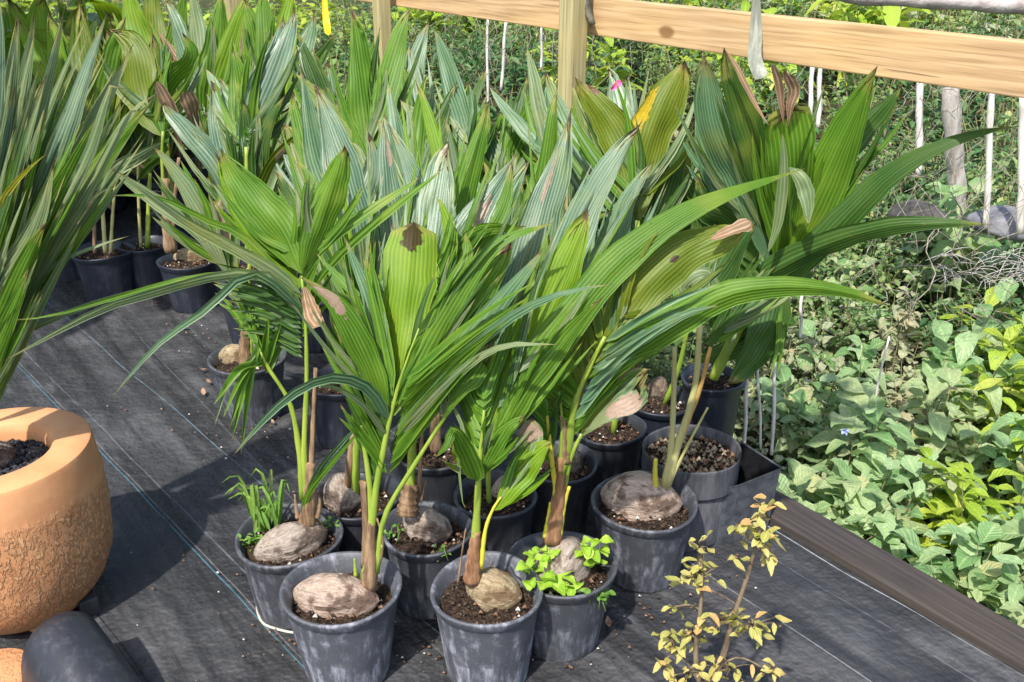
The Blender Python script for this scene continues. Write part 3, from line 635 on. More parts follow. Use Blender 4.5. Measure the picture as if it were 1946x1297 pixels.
# P7
palm((680, 938), 78, [
 ('stem', [T([(672, 975), (676, 900), (676, 820), (672, 740)], 22, 13), T([(660, 930), (668, 850), (690, 760)], 16, 10, 'sheath')]),
 [B([(680, 740), (690, 560), (660, 380), (592, 145)], 104, 'skylit', (.1, .5), 8, -8, 0, 'lance'), B([(680, 720), (640, 560), (625, 400), (618, 300)], 46, 'bright', (.1, .4), 4)],
 [B([(690, 720), (740, 560), (790, 380), (735, 228)], 66, 'skylit', (.1, .45), 6, prof='lance'), B([(690, 650), (640, 470), (590, 350), (560, 300)], 44, 'green', (.1, .45), 4)],
 [S((676, 760), (680, 700), (600, 600), (750, 520), 6, 28, 'deep', (.05, .3), 0), B([(700, 640), (740, 560), (800, 500), (870, 475)], 30, 'green', (.1, .2), 3)]],
 'black pot behind the grassy pot, its round grey coconut half hidden by a green stalk', nut=(652, 940, 100, 80, -75, 0, 'grey'), dust='l', h=.25)
# P8
palm((941, 938), 77, [
 ('stem', [T([(930, 960), (928, 900), (935, 830), (940, 780)], 12, 9)]),
 [B([(940, 790), (960, 650), (1010, 470), (1086, 205)], 100, 'skylit', (.15, .55), 8, 0, 0, 'lance', patch=(4.6, .78, .8, .09, PK)), B([(945, 780), (1000, 620), (1030, 520), (1040, 430)], 50, 'green', (.1, .4), 4)],
 [B([(945, 760), (1040, 580), (1120, 400), (1222, 228)], 84, 'skylit', (.1, .35), 7, 8, 20, 'lance')],
 [B([(935, 770), (890, 600), (870, 460), (930, 190)], 50, 'green', (.1, .5), 4), S((938, 800), (940, 740), (1000, 700), (880, 540), 6, 26, 'deep', (.05, .25), 0)]],
 'black pot right behind the front centre pot, pinkish coconut hidden by bright leaf', nut=(970, 930, 80, 60, 20, 0, 'pink'), dust='l', h=.25)
# P9
palm((825, 848), 78, [
 ('sheath', [T([(828, 860), (828, 800), (830, 740)], 24, 16, 'sheath')]), ('stem', [T([(830, 780), (830, 700), (834, 620)], 12, 9)]),
 [B([(834, 640), (850, 480), (880, 380), (928, 192)], 60, 'green', (.1, .4), 5), B([(834, 640), (850, 420), (820, 260), (788, 150)], 44, 'bright', (.1, .5), 4, patch=(2.2, .6, .8, .1, (.45, .38, .05)))],
 [B([(834, 620), (760, 500), (745, 380), (728, 225)], 62, 'skylit', (.1, .4), 5, patch=(1.5, .85, 1.5, .06, PK)), B([(836, 600), (930, 520), (960, 400), (1010, 300)], 54, 'blue', (.1, .4), 4)]],
 'black pot in the middle row with bare dark soil and a brown fibrous trunk', dust='l', h=.25)
# P10
palm((1062, 876), 72, [
 ('stem', [T([(1060, 900), (1070, 820), (1080, 720)], 12, 9)]),
 [B([(1090, 700), (1150, 540), (1190, 400), (1245, 302)], 62, 'blue', (.1, .35), 5), B([(1080, 700), (1100, 520), (1120, 420), (1170, 400)], 56, 'green', (.1, .35), 5)],
 [B([(1075, 700), (1040, 540), (1040, 400), (1060, 160)], 60, 'green', (.1, .5), 5)]],
 'black pot directly behind the weedy pot, squeezed between its neighbours', nut=(1085, 880, 70, 50, 60, 0, 'dark'), dust='l', h=.25)
# P11
palm((1158, 808), 68, [
 ('stem', [T([(1165, 830), (1180, 700), (1200, 560), (1212, 420)], 16, 10)]),
 [B([(1214, 420), (1190, 300), (1150, 220), (1092, 145)], 88, 'olive', (.1, .3), 6, 10, 0, 'broad', patch=(1, .9, 1.4, .06, (.2, .1, .05)))],
 [B([(1214, 420), (1225, 310), (1250, 220), (1302, 112)], 104, 'olive', (.1, .35), 7, -10, 0, 'broad', patch=(6.0, .62, 1.3, .16, (.65, .48, .02)))],
 [B([(1212, 500), (1255, 400), (1290, 300), (1325, 240)], 50, 'deep', (.1, .35), 4), B([(1212, 480), (1180, 400), (1090, 250), (1035, 130)], 56, 'blue', (.1, .45), 5)]],
 'black pot with dark soil under the scorched frond, coconut lying at its left side', nut=(1140, 800, 80, 46, 10, 0, 'pink'), dust='l', h=.25)
# P12 : fabric-like tall bag with folded collar; plus the square tub
c12 = on(1315, 852, .29); r12 = 92 * pxs(c12)
root = empty('grow_pot', (c12.x, c12.y, 0), 'tall dark grey grow pot with a wide folded collar and gritty bark soil', 'pot')
GP = plain('grow_pot_grey', (.045, .046, .055), (.11, .11, .125), 40, .7, .25, .002, (1, 1, .2)); BK = plain('black_plastic', (.006, .006, .008), (.016, .017, .02), 30, .5, .1)
mb = MB(); fnw = lambda r, z, a: (r * (1 + .02 * math.sin(2 * a + 1) + .012 * math.sin(5 * a)), z)
mb.lathe([(.001, .003), (r12 * .86, .003), (r12 * .88, .02), (r12 * .93, .20), (r12 * .90, .204)], GP, 56, c12.x, c12.y, fnw); mb.build('pot_wall', root, loc=(c12.x, c12.y, 0))
mb = MB(); mb.lathe([(r12 * .92, .195), (r12 * .98, .190), (r12 * .985, .197), (r12 * .99, .28), (r12 * 1.0, .288), (r12 * .985, .292), (r12 * .965, .284), (r12 * .95, .22)], GP, 56, c12.x, c12.y, fnw); mb.build('collar', root, loc=(c12.x, c12.y, 0))
mb = MB(); rows = [[(c12.x + q / 10 * r12 * .96 * math.cos(a / 40 * 6.2832), c12.y + q / 10 * r12 * .96 * math.sin(a / 40 * 6.2832), .250 + .02 * noise.noise(Vector((q * .5 * math.cos(a / 6.4), q * .5 * math.sin(a / 6.4), 0)))) for a in range(40)] for q in range(11)]
mb.grid(rows, None, soil_mat(), wrap=True); lr = random.Random(3)
for k in range(260):
    a = lr.uniform(0, 6.28); q = math.sqrt(lr.random()) * r12 * .9; g_ = lr.uniform(.003, .008); x, y = c12.x + q * math.cos(a), c12.y + q * math.sin(a)
    mb.tube([(x - g_, y, .257), (x, y + g_ * .5, .257 + g_), (x + g_, y - g_ * .4, .257)], [g_ * .5, g_, g_ * .4], plain('grit', (.16, .12, .07), (.45, .38, .26), 90) if lr.random() < .6 else plain('crumb_bark', (.12, .06, .03), (.24, .14, .08), 90), 5)
mb.build('soil', root, loc=(c12.x, c12.y, 0))
# square tub
A_, B_, C_ = on(1403, 922, .22), on(1484, 890, .22), on(1400, 845, .22)
L_ = on(1284, 944, .22); D_ = on(1410, 842, .22); C_ = L_; cc = (A_ + B_ + L_ + D_) / 4
root = empty('square_tub', (cc.x, cc.y, 0), 'square dark tub with thin sides round the foot of the collared grow pot', 'tub')
mb = MB(); ring = [A_, B_, D_, C_]
def rg(k, z): return [(cc.x + (p.x - cc.x) * k, cc.y + (p.y - cc.y) * k, z) for p in ring]
TM = plain('tub_plastic', (.035, .038, .045), (.10, .105, .12), 24, .6, .2)
mb.grid([rg(.88, .004), rg(1, .22), rg(1.03, .222), rg(1.03, .216)], None, TM, wrap=True); mb.grid([rg(1.0, .220), rg(.985, .220), rg(.87, .012)], None, BK, wrap=True)
o_ = mb.build('tub_wall', root, loc=(cc.x, cc.y, 0), smooth=False)
mb = MB(); rr_ = rg(.87, .014); mb.v += rr_; mb.f.append((0, 1, 2, 3)); mb.mi.append(mb.slot(BK)); mb.uv += [(0, 0)] * 4; mb.build('tub_floor', root, loc=(cc.x, cc.y, 0), smooth=False)
# P13, P14 behind
palm((1252, 757), 62, [('stem', [T([(1262, 770), (1290, 700), (1310, 600), (1320, 500)], 12, 8)]), [B([(1320, 520), (1330, 430), (1300, 330), (1320, 215)], 56, 'deep', (.1, .3), 4), B([(1320, 520), (1290, 450), (1285, 380), (1312, 250)], 46, 'olive', (.1, .25), 4)], [B([(1320, 520), (1230, 450), (1180, 360)], 40, 'deep', (.1, .3), 3)]],
 'dark pot with an upright brown coconut, behind the pale yellow stalks', nut=(1250, 742, 62, 52, 70, 30, 'dark'), dust='d', h=.25)
palm((1355, 716), 58, [
 ('stem', [T([(1355, 720), (1390, 650), (1430, 580), (1460, 520)], 26, 22)]),
 [B([(1465, 500), (1425, 380), (1365, 250), (1338, 105)], 96, 'blue', (0, -.05), 5, 8, 10, 'broad')],
 [B([(1475, 510), (1450, 340), (1420, 220), (1375, 88)], 74, 'deep', (0, -.1), 4, -8, 0, 'broad'), B([(1378, 95), (1400, 130), (1432, 190), (1462, 240)], 12, 'dry', (-.14, -.14), 2, 30, ragged=.4)],
 [B([(1485, 520), (1500, 400), (1505, 300), (1492, 190)], 84, 'green', (-.05, -.15), 4, -10, 0, 'blunt', ragged=.3), B([(1490, 240), (1484, 190), (1478, 150), (1465, 118)], 16, 'dry', (-.15, -.2), 2, ragged=.6, prof='late'), B([(1498, 240), (1502, 200), (1508, 170), (1490, 130)], 22, 'dry', (-.15, -.2), 2, ragged=.6, prof='late')],
 [B([(1475, 530), (1540, 400), (1600, 270), (1670, 122)], 100, 'green', (-.05, -.2), 6, 12, 0, 'lance', fold=.4)],
 [B([(1490, 540), (1580, 440), (1690, 330), (1790, 275), (1870, 250), (1940, 240)], 62, 'deep', (-.1, -.3), 4, 10, 20, 'taper', fold=.4)],
 [B([(1440, 530), (1540, 478), (1680, 435), (1780, 425), (1875, 427)], 50, 'deep', (-.1, -.35), 4, -14, 20, 'strap', fold=.4)],
 [B([(1590, 400), (1600, 300), (1650, 230), (1722, 155)], 56, 'deep', (.1, .1), 4, fold=.4)],
 [B([(1480, 530), (1470, 600), (1430, 670), (1380, 735)], 82, 'deep', (-.1, -.2), 5, 20, 0, 'lance')],
 [B([(1500, 318), (1524, 345), (1536, 385), (1537, 428)], 34, 'sage', (-.2, -.25), 4, 10, 0, 'lance'), B([(1460, 480), (1480, 420), (1488, 330), (1486, 250)], 24, 'sage', (-.18, -.2), 2)],
 [B([(1410, 420), (1370, 340), (1340, 280), (1320, 200)], 62, 'blue', (.1, .2), 4), B([(1440, 500), (1380, 420), (1345, 400), (1325, 330)], 60, 'deep', (.05, .15), 4), S((1440, 540), (1380, 620), (1360, 430), (1330, 560), 5, 44, 'deep', (.05, .1), 0)],
 [B([(1460, 560), (1430, 640), (1350, 680), (1300, 690)], 50, 'deep', (0, .1), 4), S((1450, 560), (1440, 600), (1560, 520), (1480, 700), 3, 44, 'deep', (-.05, 0), 0)]],
 'large dark palm at the right rear with broad leaves reaching over the garden', dust='d', h=.34, Y=2.72)
# P15 left middle
palm((470, 678), 69, [
 ('sheath', [T([(466, 692), (466, 650), (470, 610)], 28, 16, 'sheath')]), ('stem', [T([(476, 690), (478, 640), (480, 590)], 10, 7)]),
 [B([(440, 530), (400, 440), (345, 350), (289, 277)], 42, 'sage', (0, .1), 4, prof='lance'), B([(432, 520), (380, 440), (320, 395), (211, 320)], 40, 'sage', (0, 0), 3)],
 [B([(450, 560), (428, 460), (415, 400), (430, 360)], 40, 'olive', (0, .1), 4, patch=(2, .7, 2, .2, PK)), B([(425, 500), (400, 440), (405, 390), (420, 375)], 26, 'dry', (.02, .1), 3, ragged=.7)],
 [S((470, 640), (478, 590), (400, 560), (560, 640), 11, 13, 'green', (0, .05), 12), S((476, 600), (478, 590), (430, 520), (520, 530), 7, 13, 'deep', (0, .05), 0), B([(470, 600), (440, 560), (405, 540)], 14, 'sage', (0, 0), 1)]],
 'black pot alone on the mat at left with a pale coconut and brown fibrous trunk', nut=(448, 676, 66, 46, 10, 0, 'tan'), dust='m', h=.25)
palm((642, 722), 62, [('stem', [T([(640, 730), (642, 640), (640, 540)], 14, 8)]), [B([(640, 560), (600, 470), (560, 400), (520, 320)], 46, 'deep', (.1, .3), 4), B([(640, 560), (660, 450), (700, 330), (700, 250)], 60, 'skylit', (.1, .4), 5)], [B([(640, 560), (640, 400), (600, 300), (570, 120)], 56, 'blue', (.1, .5), 5)]],
 'dark pot mostly hidden between the green stalks behind the grassy pot', dust='d', h=.25)
palm((475, 560), 56, [('stem', [T([(470, 560), (475, 500), (480, 440)], 12, 8)]), [B([(480, 450), (450, 360), (420, 260), (400, 148)], 62, 'skylit', (.1, .35), 5, 5, 0, 'broad'), B([(480, 450), (450, 380), (400, 290), (306, 188)], 60, 'skylit', (.1, .3), 5)], [B([(480, 450), (500, 350), (550, 280), (700, 200)], 34, 'olive', (.1, .1), 3, patch=(1.5, .5, .8, .06, PK))], [S((478, 470), (480, 420), (560, 200), (620, 330), 5, 14, 'sage', (0, .2), 26)], [B([(480, 450), (470, 300), (462, 240), (462, 188)], 46, 'deep', (.1, .2), 4), B([(480, 450), (490, 320), (510, 240), (545, 178)], 42, 'deep', (.1, .2), 4)]],
 'dark pot under silver-leaved palm, behind the lone pot on the mat', dust='d', h=.25)
palm((356, 492), 54, [
 ('sheath', [T([(325, 480), (318, 420), (316, 340)], 28, 14, 'sheath')]), ('stem', [T([(320, 460), (312, 380), (308, 300), (310, 250)], 10, 7), T([(328, 450), (332, 380), (340, 300)], 9, 6, 'sheath')]),
 [B([(345, 290), (335, 240), (315, 190), (296, 155)], 26, 'dry', (.0, -.1), 3, prof='late'), B([(375, 250), (365, 210), (352, 175)], 30, 'dry', (0, -.1), 3, prof='blunt'), S((310, 300), (312, 250), (250, 350), (380, 200), 8, 12, 'deep', (0, .1), 6)],
 [B([(312, 260), (310, 170), (360, 110), (345, 60)], 52, 'green', (.1, .3), 4), B([(312, 260), (270, 180), (250, 90), (200, 50)], 80, 'olive', (.1, .3), 5)], [B([(310, 270), (260, 300), (215, 330), (180, 400)], 30, 'sage', (0, -.1), 2)]],
 'black pot in the shade at left with a flat pale coconut and trailing dead leaves', nut=(362, 488, 66, 36, 5, 0, 'tan'), dust='d', h=.25)
# ------------------------------------------------------------------ weeds, hoop and litter among the pots
def pot_root(y): return [o for o in bpy.data.objects if o.get('label', '').startswith(y)][0]
WG = leaf_mat('bright')
def broad_leaf(mb, p, d, L, W, mat, up=Vector((0, 0, 1)), curl=.25, seg=4):
    """one small leaf: from p along d, width W, drooping by curl, folded a little along the midrib"""
    d = d.normalized(); sd_ = d.cross(up)
    if sd_.length < .05: sd_ = Vector((1, 0, 0))
    sd_.normalize(); nr = sd_.cross(d); rows = []; uvs = []; f1_ = (p.x * 977 + p.y * 613) % 6.28; wq = W * .16
    for i in range(seg + 1):
        s = i / seg; w_ = W * .5 * (math.sin(math.pi * min(1, s * .93 + .05)) ** .75); c = p + d * (L * s) - up * (curl * L * s * s)
        rows.append([c - sd_ * w_ + nr * (w_ * .3 + wq * math.sin(f1_ + s * 6)), c, c + sd_ * w_ + nr * (w_ * .3 + wq * math.sin(f1_ * 2 + s * 5))]); uvs.append([(0, s * .85), (.5, s * .85), (1, s * .85)])
    mb.grid(rows, uvs, mat)
def island_mat(name, c1, c2, c3, tr, rough=.5, vein=True):
    key = ('isl', name)
    if key in MATS: return MATS[key]
    m, nt = new_mat(name); g = N(nt); geo = g.n('ShaderNodeNewGeometry'); rnd = geo.outputs['Random Per Island']
    uv = g.n('ShaderNodeUVMap').outputs[0]; sep = g.n('ShaderNodeSeparateXYZ'); g.l(uv, sep.inputs[0])
    c = g.mix(g.ramp(rnd, 0, .75), c1, c2); c = g.mix(g.ramp(g.noise(geo.outputs['Position'], 2.2, 2), .45, .65), c, (c2[0] * 1.1, c2[1] * .92, c2[2] * .9)); c = g.mix(g.ramp(rnd, .82, .95), c, c3)
    md = g.math('ABSOLUTE', g.math('SUBTRACT', sep.outputs[0], .5))
    c = g.mix(g.math('MULTIPLY', g.ramp(md, .09, .0), .4), c, (min(1, c2[0] * 1.7), min(1, c2[1] * 1.5), c2[2] * 1.4))
    vn = g.math('SINE', g.math('MULTIPLY', g.math('ADD', sep.outputs[1], g.math('MULTIPLY', md, -.5)), 55))
    nz = g.noise(geo.outputs['Position'], 60, 3)
    c = g.mix(g.math('MULTIPLY', g.ramp(nz, .4, .7), .35), c, (c1[0] * .7, c1[1] * .75, c1[2] * .7))
    b = g.bsdf(c, rough, g.bump(g.math('ADD', vn, g.math('MULTIPLY', nz, 3)), .35, .003), .5); t = g.n('ShaderNodeBsdfTranslucent')
    g.l(g.mix(.5, c, tr), t.inputs[0]); mx = g.n('ShaderNodeMixShader'); mx.inputs[0].default_value = .32
    g.l(b.outputs[0], mx.inputs[1]); g.l(t.outputs[0], mx.inputs[2]); g.out(mx.outputs[0]); MATS[key] = m; return m
LIME = island_mat('weed_lime', (.28, .50, .03), (.46, .70, .08), (.52, .70, .12), (.6, .9, .08))
GRS = island_mat('weed_grass', (.12, .28, .04), (.24, .44, .08), (.35, .45, .12), (.35, .6, .08))
r1 = pot_root('black pot with grass'); Yg = on(500, 1000, .24).y
mb = MB(); lr = random.Random(2)
for k in range(24):                                  # grass tuft
    x = lr.uniform(480, 535); y = lr.uniform(985, 1020); a = at(x, y, Yg + lr.uniform(-.03, .05)); px_ = x + lr.uniform(-75, 30); py_ = y - lr.uniform(30, 95)
    b = at((x + px_) / 2, py_ - 8, Yg); c = at(px_, py_ + lr.uniform(0, 28), Yg + lr.uniform(-.05, .05))
    add_blade(mb, [a, b, c], .0105, GRS, 1, lr.uniform(-30, 30), 20, 'strap', .4, ns=9)
for k in range(60):
    a = at(lr.uniform(455, 520), lr.uniform(1012, 1050), Yg - .06); d = Vector((lr.uniform(-1, 1), lr.uniform(-1, .4), lr.uniform(.1, 1)))
    broad_leaf(mb, a, d, .022, .010, GRS)
mb.build('weed', r1, loc=r1.location)
mb = MB()
for k in range(16):
    a = at(lr.uniform(618, 640), lr.uniform(985, 1005), Yg + .0); d = Vector((lr.uniform(-1, 1), lr.uniform(-1, .4), lr.uniform(.2, 1))); broad_leaf(mb, a, d, .018, .010, GRS)
mb.build('weed', r1, loc=r1.location)
r4 = pot_root('black pot with bright'); mb = MB(); Yw = Vector(r4.location).y
def weed_patch(mb, cx, cy, sx, sy, n, L, mat, Y, lift=0):
    for k in range(n):
        x = lr.gauss(cx, sx); y = lr.gauss(cy, sy); p = at(x, y, Y + lr.uniform(-.03, .03)); q = p - Vector((lr.uniform(-.02, .02), .01, .035))
        if k % 3 == 0: mb.tube([q, p], .0012, mat, 5)
        for j in range(2):
            d = Vector((lr.uniform(-1, 1), lr.uniform(-1, .3), lr.uniform(-.1, .7))); l = L * lr.uniform(.6, 1.2); broad_leaf(mb, p, d, l, l * .78, mat, curl=.3, seg=5)
weed_patch(mb, 1050, 1108, 26, 14, 19, .046, LIME, Yw - .07); weed_patch(mb, 1025, 1065, 22, 14, 14, .030, LIME, Yw - .04); mb.build('weed', r4, loc=r4.location)
mb = MB(); weed_patch(mb, 1115, 1035, 16, 20, 12, .036, LIME, Yw + .0); mb.build('weed', r4, loc=r4.location)
mb = MB(); weed_patch(mb, 1130, 1132, 14, 6, 14, .022, GRS, Yw - .085); mb.build('weed', r4, loc=r4.location)
# small seedlings in the pot wedged behind
r6 = pot_root('black pot wedged'); mb = MB(); weed_patch(mb, 842, 1052, 9, 5, 9, .014, GRS, Vector(r6.location).y - .10); weed_patch(mb, 746, 1010, 10, 5, 7, .014, GRS, Vector(r6.location).y - .03); mb.build('weed', r6, loc=r6.location)
# wire hoop at the foot of the grassy pot
c1 = Vector(r1.location); mb = MB(); WM = plain('galvanised_wire', (.35, .34, .28), (.62, .60, .52), 200, .6, .5, .002)
pts = [c1 + Vector(((.112 + .006 * math.sin(a * 3)) * math.cos(a), (.112 + .004 * math.cos(a * 5)) * math.sin(a), .010 + .004 * math.sin(a * 2))) for a in [i / 48 * 2 * math.pi for i in range(49)]]
mb.tube(pts, .0038, WM, 7); tag(mb.build('wire_hoop'), 'pale crusted wire hoop lying round the foot of the grassy pot', 'hoop')
# dry litter on the mat
LM = plain('litter_brown', (.20, .10, .06), (.45, .28, .18), 60, .8, .5); i_ = 0
for (x, y, L, lab) in ((393, 702, .035, 'small brown dead leaf curled just left of the lone pot'), (401, 728, .026, 'tan leaf scrap below the curled dead leaf beside the lone pot'), (388, 750, .034, 'pale pink-tan leaf scrap on the mat, nearest the lone pot foot'), (358, 622, .035, 'orange-brown dead leaf on the mat in front of the shaded pot'),
        (612, 828, .05, 'red-brown dead leaf between the grassy pot and the pot behind it'), (1158, 1192, .03, 'orange-brown leaf scrap on the mat right of the weedy pot'), (410, 827, .018, 'thin tan leaf scrap on the open mat below the lone pot'), (520, 805, .02, 'small twig scrap on the mat right of the lone pot foot')):
    p = on(x, y, .022); mb = MB(); a = lr.uniform(0, 6.28); broad_leaf(mb, p, Vector((math.cos(a), math.sin(a), .1)), L, L * .55, LM, curl=-.3, seg=5); tag(mb.build('fallen_leaf'), lab, 'dead leaf', 'dead leaves on the weed mat')

# ------------------------------------------------------------------ terracotta planter at the left
TZ = .50; tc = on(-16, 854, TZ); tr_ = 174 * pxs(tc)
root = empty('terracotta_planter', (tc.x, tc.y, 0), 'large round terracotta planter with rough pitted belly and smooth thick rim', 'planter')
m, nt = new_mat('terracotta'); g = N(nt); o_c = g.n('ShaderNodeTexCoord').outputs['Object']
sp_ = g.n('ShaderNodeSeparateXYZ'); g.l(o_c, sp_.inputs[0])
sm_ = g.noise(o_c, 7, 4, .6); st_ = g.noise(g.mapping(o_c, (1, 1, .5), (0, .5, 0)), 85, 4, .7); f_ = g.noise(o_c, 300, 2)
belly = g.math('MULTIPLY', g.ramp(sp_.outputs[2], .41, .35), g.ramp(sp_.outputs[2], .04, .1))
ridge = g.ramp(st_, .44, .62)
c = g.mix(g.ramp(sm_, .3, .7), (.54, .22, .085), (.70, .33, .14)); c = g.mix(g.math('MULTIPLY', g.noise(g.mapping(o_c, (1, 1, 3)), 14, 4), .45), c, (.72, .44, .24))
c = g.mix(g.math('MULTIPLY', g.math('MULTIPLY', g.ramp(st_, .55, .68), belly), .6), c, (.80, .55, .30))
hh = g.math('ADD', g.math('MULTIPLY', g.math('MULTIPLY', ridge, belly), 1.0), g.math('ADD', g.math('MULTIPLY', f_, .06), g.math('MULTIPLY', sm_, .3)))
g.out(g.bsdf(c, .72, g.bump(hh, .85, .008), .35).outputs[0]); TCM = m
wv_ = lambda r, z, a: (r * (1 + .008 * math.sin(3 * a) + (.006 * noise.noise(Vector((math.cos(a) * 9, math.sin(a) * 9, z * 22))) if .05 < z < .36 else 0)), z)
mb = MB(); mb.lathe([(.001, .02), (tr_ * .55, .02), (tr_ * .72, .035), (tr_ * .88, .09), (tr_ * 1.0, .16), (tr_ * 1.03, .23), (tr_ * 1.055, .30), (tr_ * 1.05, .365), (tr_ * 1.055, .40), (tr_ * 1.03, .43), (tr_ * 1.01, TZ - .012), (tr_ * .995, TZ - .003)], TCM, 72, tc.x, tc.y, wv_)
ob = mb.build('planter_body', root, loc=(tc.x, tc.y, 0))
mb = MB(); mb.lathe([(tr_ * .995, TZ - .003), (tr_ * .97, TZ), (tr_ * .63, TZ - .002), (tr_ * .60, TZ - .008), (tr_ * .57, TZ - .03), (tr_ * .57, TZ - .12)], TCM, 72, tc.x, tc.y, wv_); mb.build('rim', root, loc=(tc.x, tc.y, 0))
LV = plain('lava_gravel', (.014, .014, .017), (.06, .06, .07), 60, .8, 1.0, .01, spec=.5)
mb = MB(); rows = [[(tc.x + q / 8 * tr_ * .58 * math.cos(a / 36 * 6.2832), tc.y + q / 8 * tr_ * .58 * math.sin(a / 36 * 6.2832), TZ - .06) for a in range(36)] for q in range(9)]; mb.grid(rows, None, LV, wrap=True)
for k in range(900):
    a = lr.uniform(0, 6.28); q = math.sqrt(lr.random()) * tr_ * .55; s_ = lr.uniform(.003, .0075); x, y = tc.x + q * math.cos(a), tc.y + q * math.sin(a); z = TZ - .055 + lr.uniform(0, .008)
    d = Vector((lr.uniform(-1, 1), lr.uniform(-1, 1), lr.uniform(-.4, .4))).normalized() * s_
    mb.tube([Vector((x, y, z)) - d, Vector((x, y, z)) - d * .3, Vector((x, y, z)) + d * .5, Vector((x, y, z)) + d], [s_ * .4, s_ * .9, s_ * .8, s_ * .35], LV, 6)
mb.build('lava_gravel', root, loc=(tc.x, tc.y, 0), smooth=False)
for a in (-.9, 1.2, 3.3):
    mb = MB(); mb.tube([(tc.x + tr_ * .5 * math.cos(a), tc.y + tr_ * .5 * math.sin(a), .0), (tc.x + tr_ * .5 * math.cos(a), tc.y + tr_ * .5 * math.sin(a), .022)], tr_ * .16, TCM, 20)
    mb.build('foot', root, loc=(tc.x, tc.y, 0))
# black round-backed plastic trough at the planter's foot and the terracotta block under it
a_, b_ = on(70, 1215, .12), on(210, 1350, .02)
p0 = on(88, 1230, .10); mb = MB(); BS = pot_mat('trough_black', .12, (.014, .016, .022))
q0 = on(108, 1215, .13); q1 = on(225, 1400, .05); dd = (q1 - q0); dd.z = 0; dd.normalize(); sd2 = Vector((-dd.y, dd.x, 0))
rows = []
for i in range(15):
    s = i / 14; c_ = q0 + dd * (s * .42); hz = .225 * (1 - .55 * s ** 1.6) * (1 if i else .72); wz = .105 * (1 if i else .8); rows.append([(c_.x + sd2.x * wz * math.cos(a), c_.y + sd2.y * wz * math.cos(a), max(0.006, hz * math.sin(a) ** .6 if a > 0 else 0)) for a in [math.pi * j / 16 for j in range(17)]])
mb.grid(rows, None, BS); mb.v += rows[0]; mb.f.append(tuple(range(len(mb.v) - 17, len(mb.v)))); mb.mi.append(0); mb.uv += [(0, 0)] * 17
tag(mb.build('plastic_cover', smooth=True), 'black rounded plastic cover on the mat below the terracotta planter', 'cover')
mb = MB(); c_ = on(20, 1290, .03); mb.lathe([(.001, 0), (.10, 0), (.085, .02), (.085, .05), (.075, .06), (.001, .06)], TCM, 40, c_.x - .03, c_.y); tag(mb.build('terracotta_saucer', loc=(c_.x, c_.y, 0)), 'small terracotta dish at the bottom left corner, under the big planter', 'dish')
mb = MB(); a_ = on(165, 1150, .0); mb.box((0, 0, .03), (.05, .13, .06), BS); o_ = mb.build('dark_block', smooth=False); o_.location = a_; o_.rotation_euler.z = R(35); bevel(o_, .006); tag(o_, 'small dark block on the mat just right of the planter base', 'block')  # low dark block right of the planter base

# the palm growing in the planter, its leaves blurred past the left edge
proot = empty('planter_palm', (tc.x - .05, tc.y, TZ - .06), 'blue-green strap-leaved palm rising from the terracotta planter at the left edge', 'palm')
add_nut(proot, Vector((tc.x - .035, tc.y + .01, TZ - .035)), .16, .11, 30, 0, 'grey')
Yp = tc.y
make_frond(proot, Yp, [T([(-45, 890), (-60, 780), (-62, 690)], 40, 30, 'petiole')], 'stem')
for i_, els in enumerate([
 [B([(-60, 740), (20, 580), (120, 410), (295, 186)], 60, 'green', (0, .2), tw=10), B([(-60, 760), (40, 560), (160, 370), (240, 225), (298, 178)], 44, 'sage', (0, .15), tw=25, prof='strap')],
 [S((-60, 800), (-60, 620), (285, 260), (170, 30), 13, 20, 'sage', (.1, .3), 20), S((-60, 860), (-60, 640), (150, 420), (60, 60), 9, 24, 'sage', (0, .1), 10)],
 [B([(-60, 760), (0, 640), (90, 515), (180, 470), (248, 448)], 15, 'sage', (0, .1), prof='strap'), B([(-60, 800), (0, 690), (70, 530), (150, 400), (232, 342)], 17, 'sage', (0, .1), prof='strap'), B([(-50, 830), (0, 680), (60, 625), (200, 570), (310, 545), (490, 518)], 13, 'sage', (0, .3), prof='strap'), B([(-60, 850), (5, 700), (60, 560), (110, 480)], 20, 'olive', (0, .1))],
 [B([(-70, 720), (30, 480), (110, 300), (206, 18)], 52, 'skylit', (0, .25)), B([(-70, 720), (-10, 500), (60, 260), (124, 12)], 46, 'sage', (0, .2)), B([(-80, 700), (0, 400), (35, 200), (66, 15)], 50, 'sage', (0, .2))],
 [B([(-80, 700), (-20, 420), (10, 200), (34, 20)], 60, 'sage', (0, .15)), B([(-80, 680), (-40, 360), (-10, 120), (-5, -40)], 60, 'skylit', (0, .1)), B([(-60, 760), (60, 500), (150, 280), (256, 78)], 50, 'sage', (0, .3), tw=15)],
 [B([(-60, 780), (80, 480), (170, 300), (215, 160), (240, 170)], 34, 'sage', (0, .1)), B([(-60, 660), (0, 400), (40, 335), (92, 290)], 20, 'yellow', (-.05, 0), prof='strap'), B([(-70, 740), (60, 460), (140, 300), (196, 205)], 46, 'green', (-.05, .1))],
 [B([(-80, 820), (-30, 600), (60, 440), (105, 300)], 60, 'sage', (-.05, .0)), B([(-80, 820), (-20, 680), (30, 560), (90, 420)], 60, 'green', (-.08, -.05)), B([(-70, 760), (-20, 560), (30, 300), (90, 140)], 50, 'sage', (-.05, .1)), B([(-90, 900), (-30, 720), (20, 600), (60, 500)], 50, 'green', (-.08, -.1)), B([(-80, 720), (-40, 500), (-10, 300), (30, 160)], 56, 'skylit', (-.1, .1))]]):
    make_frond(proot, Yp, els)

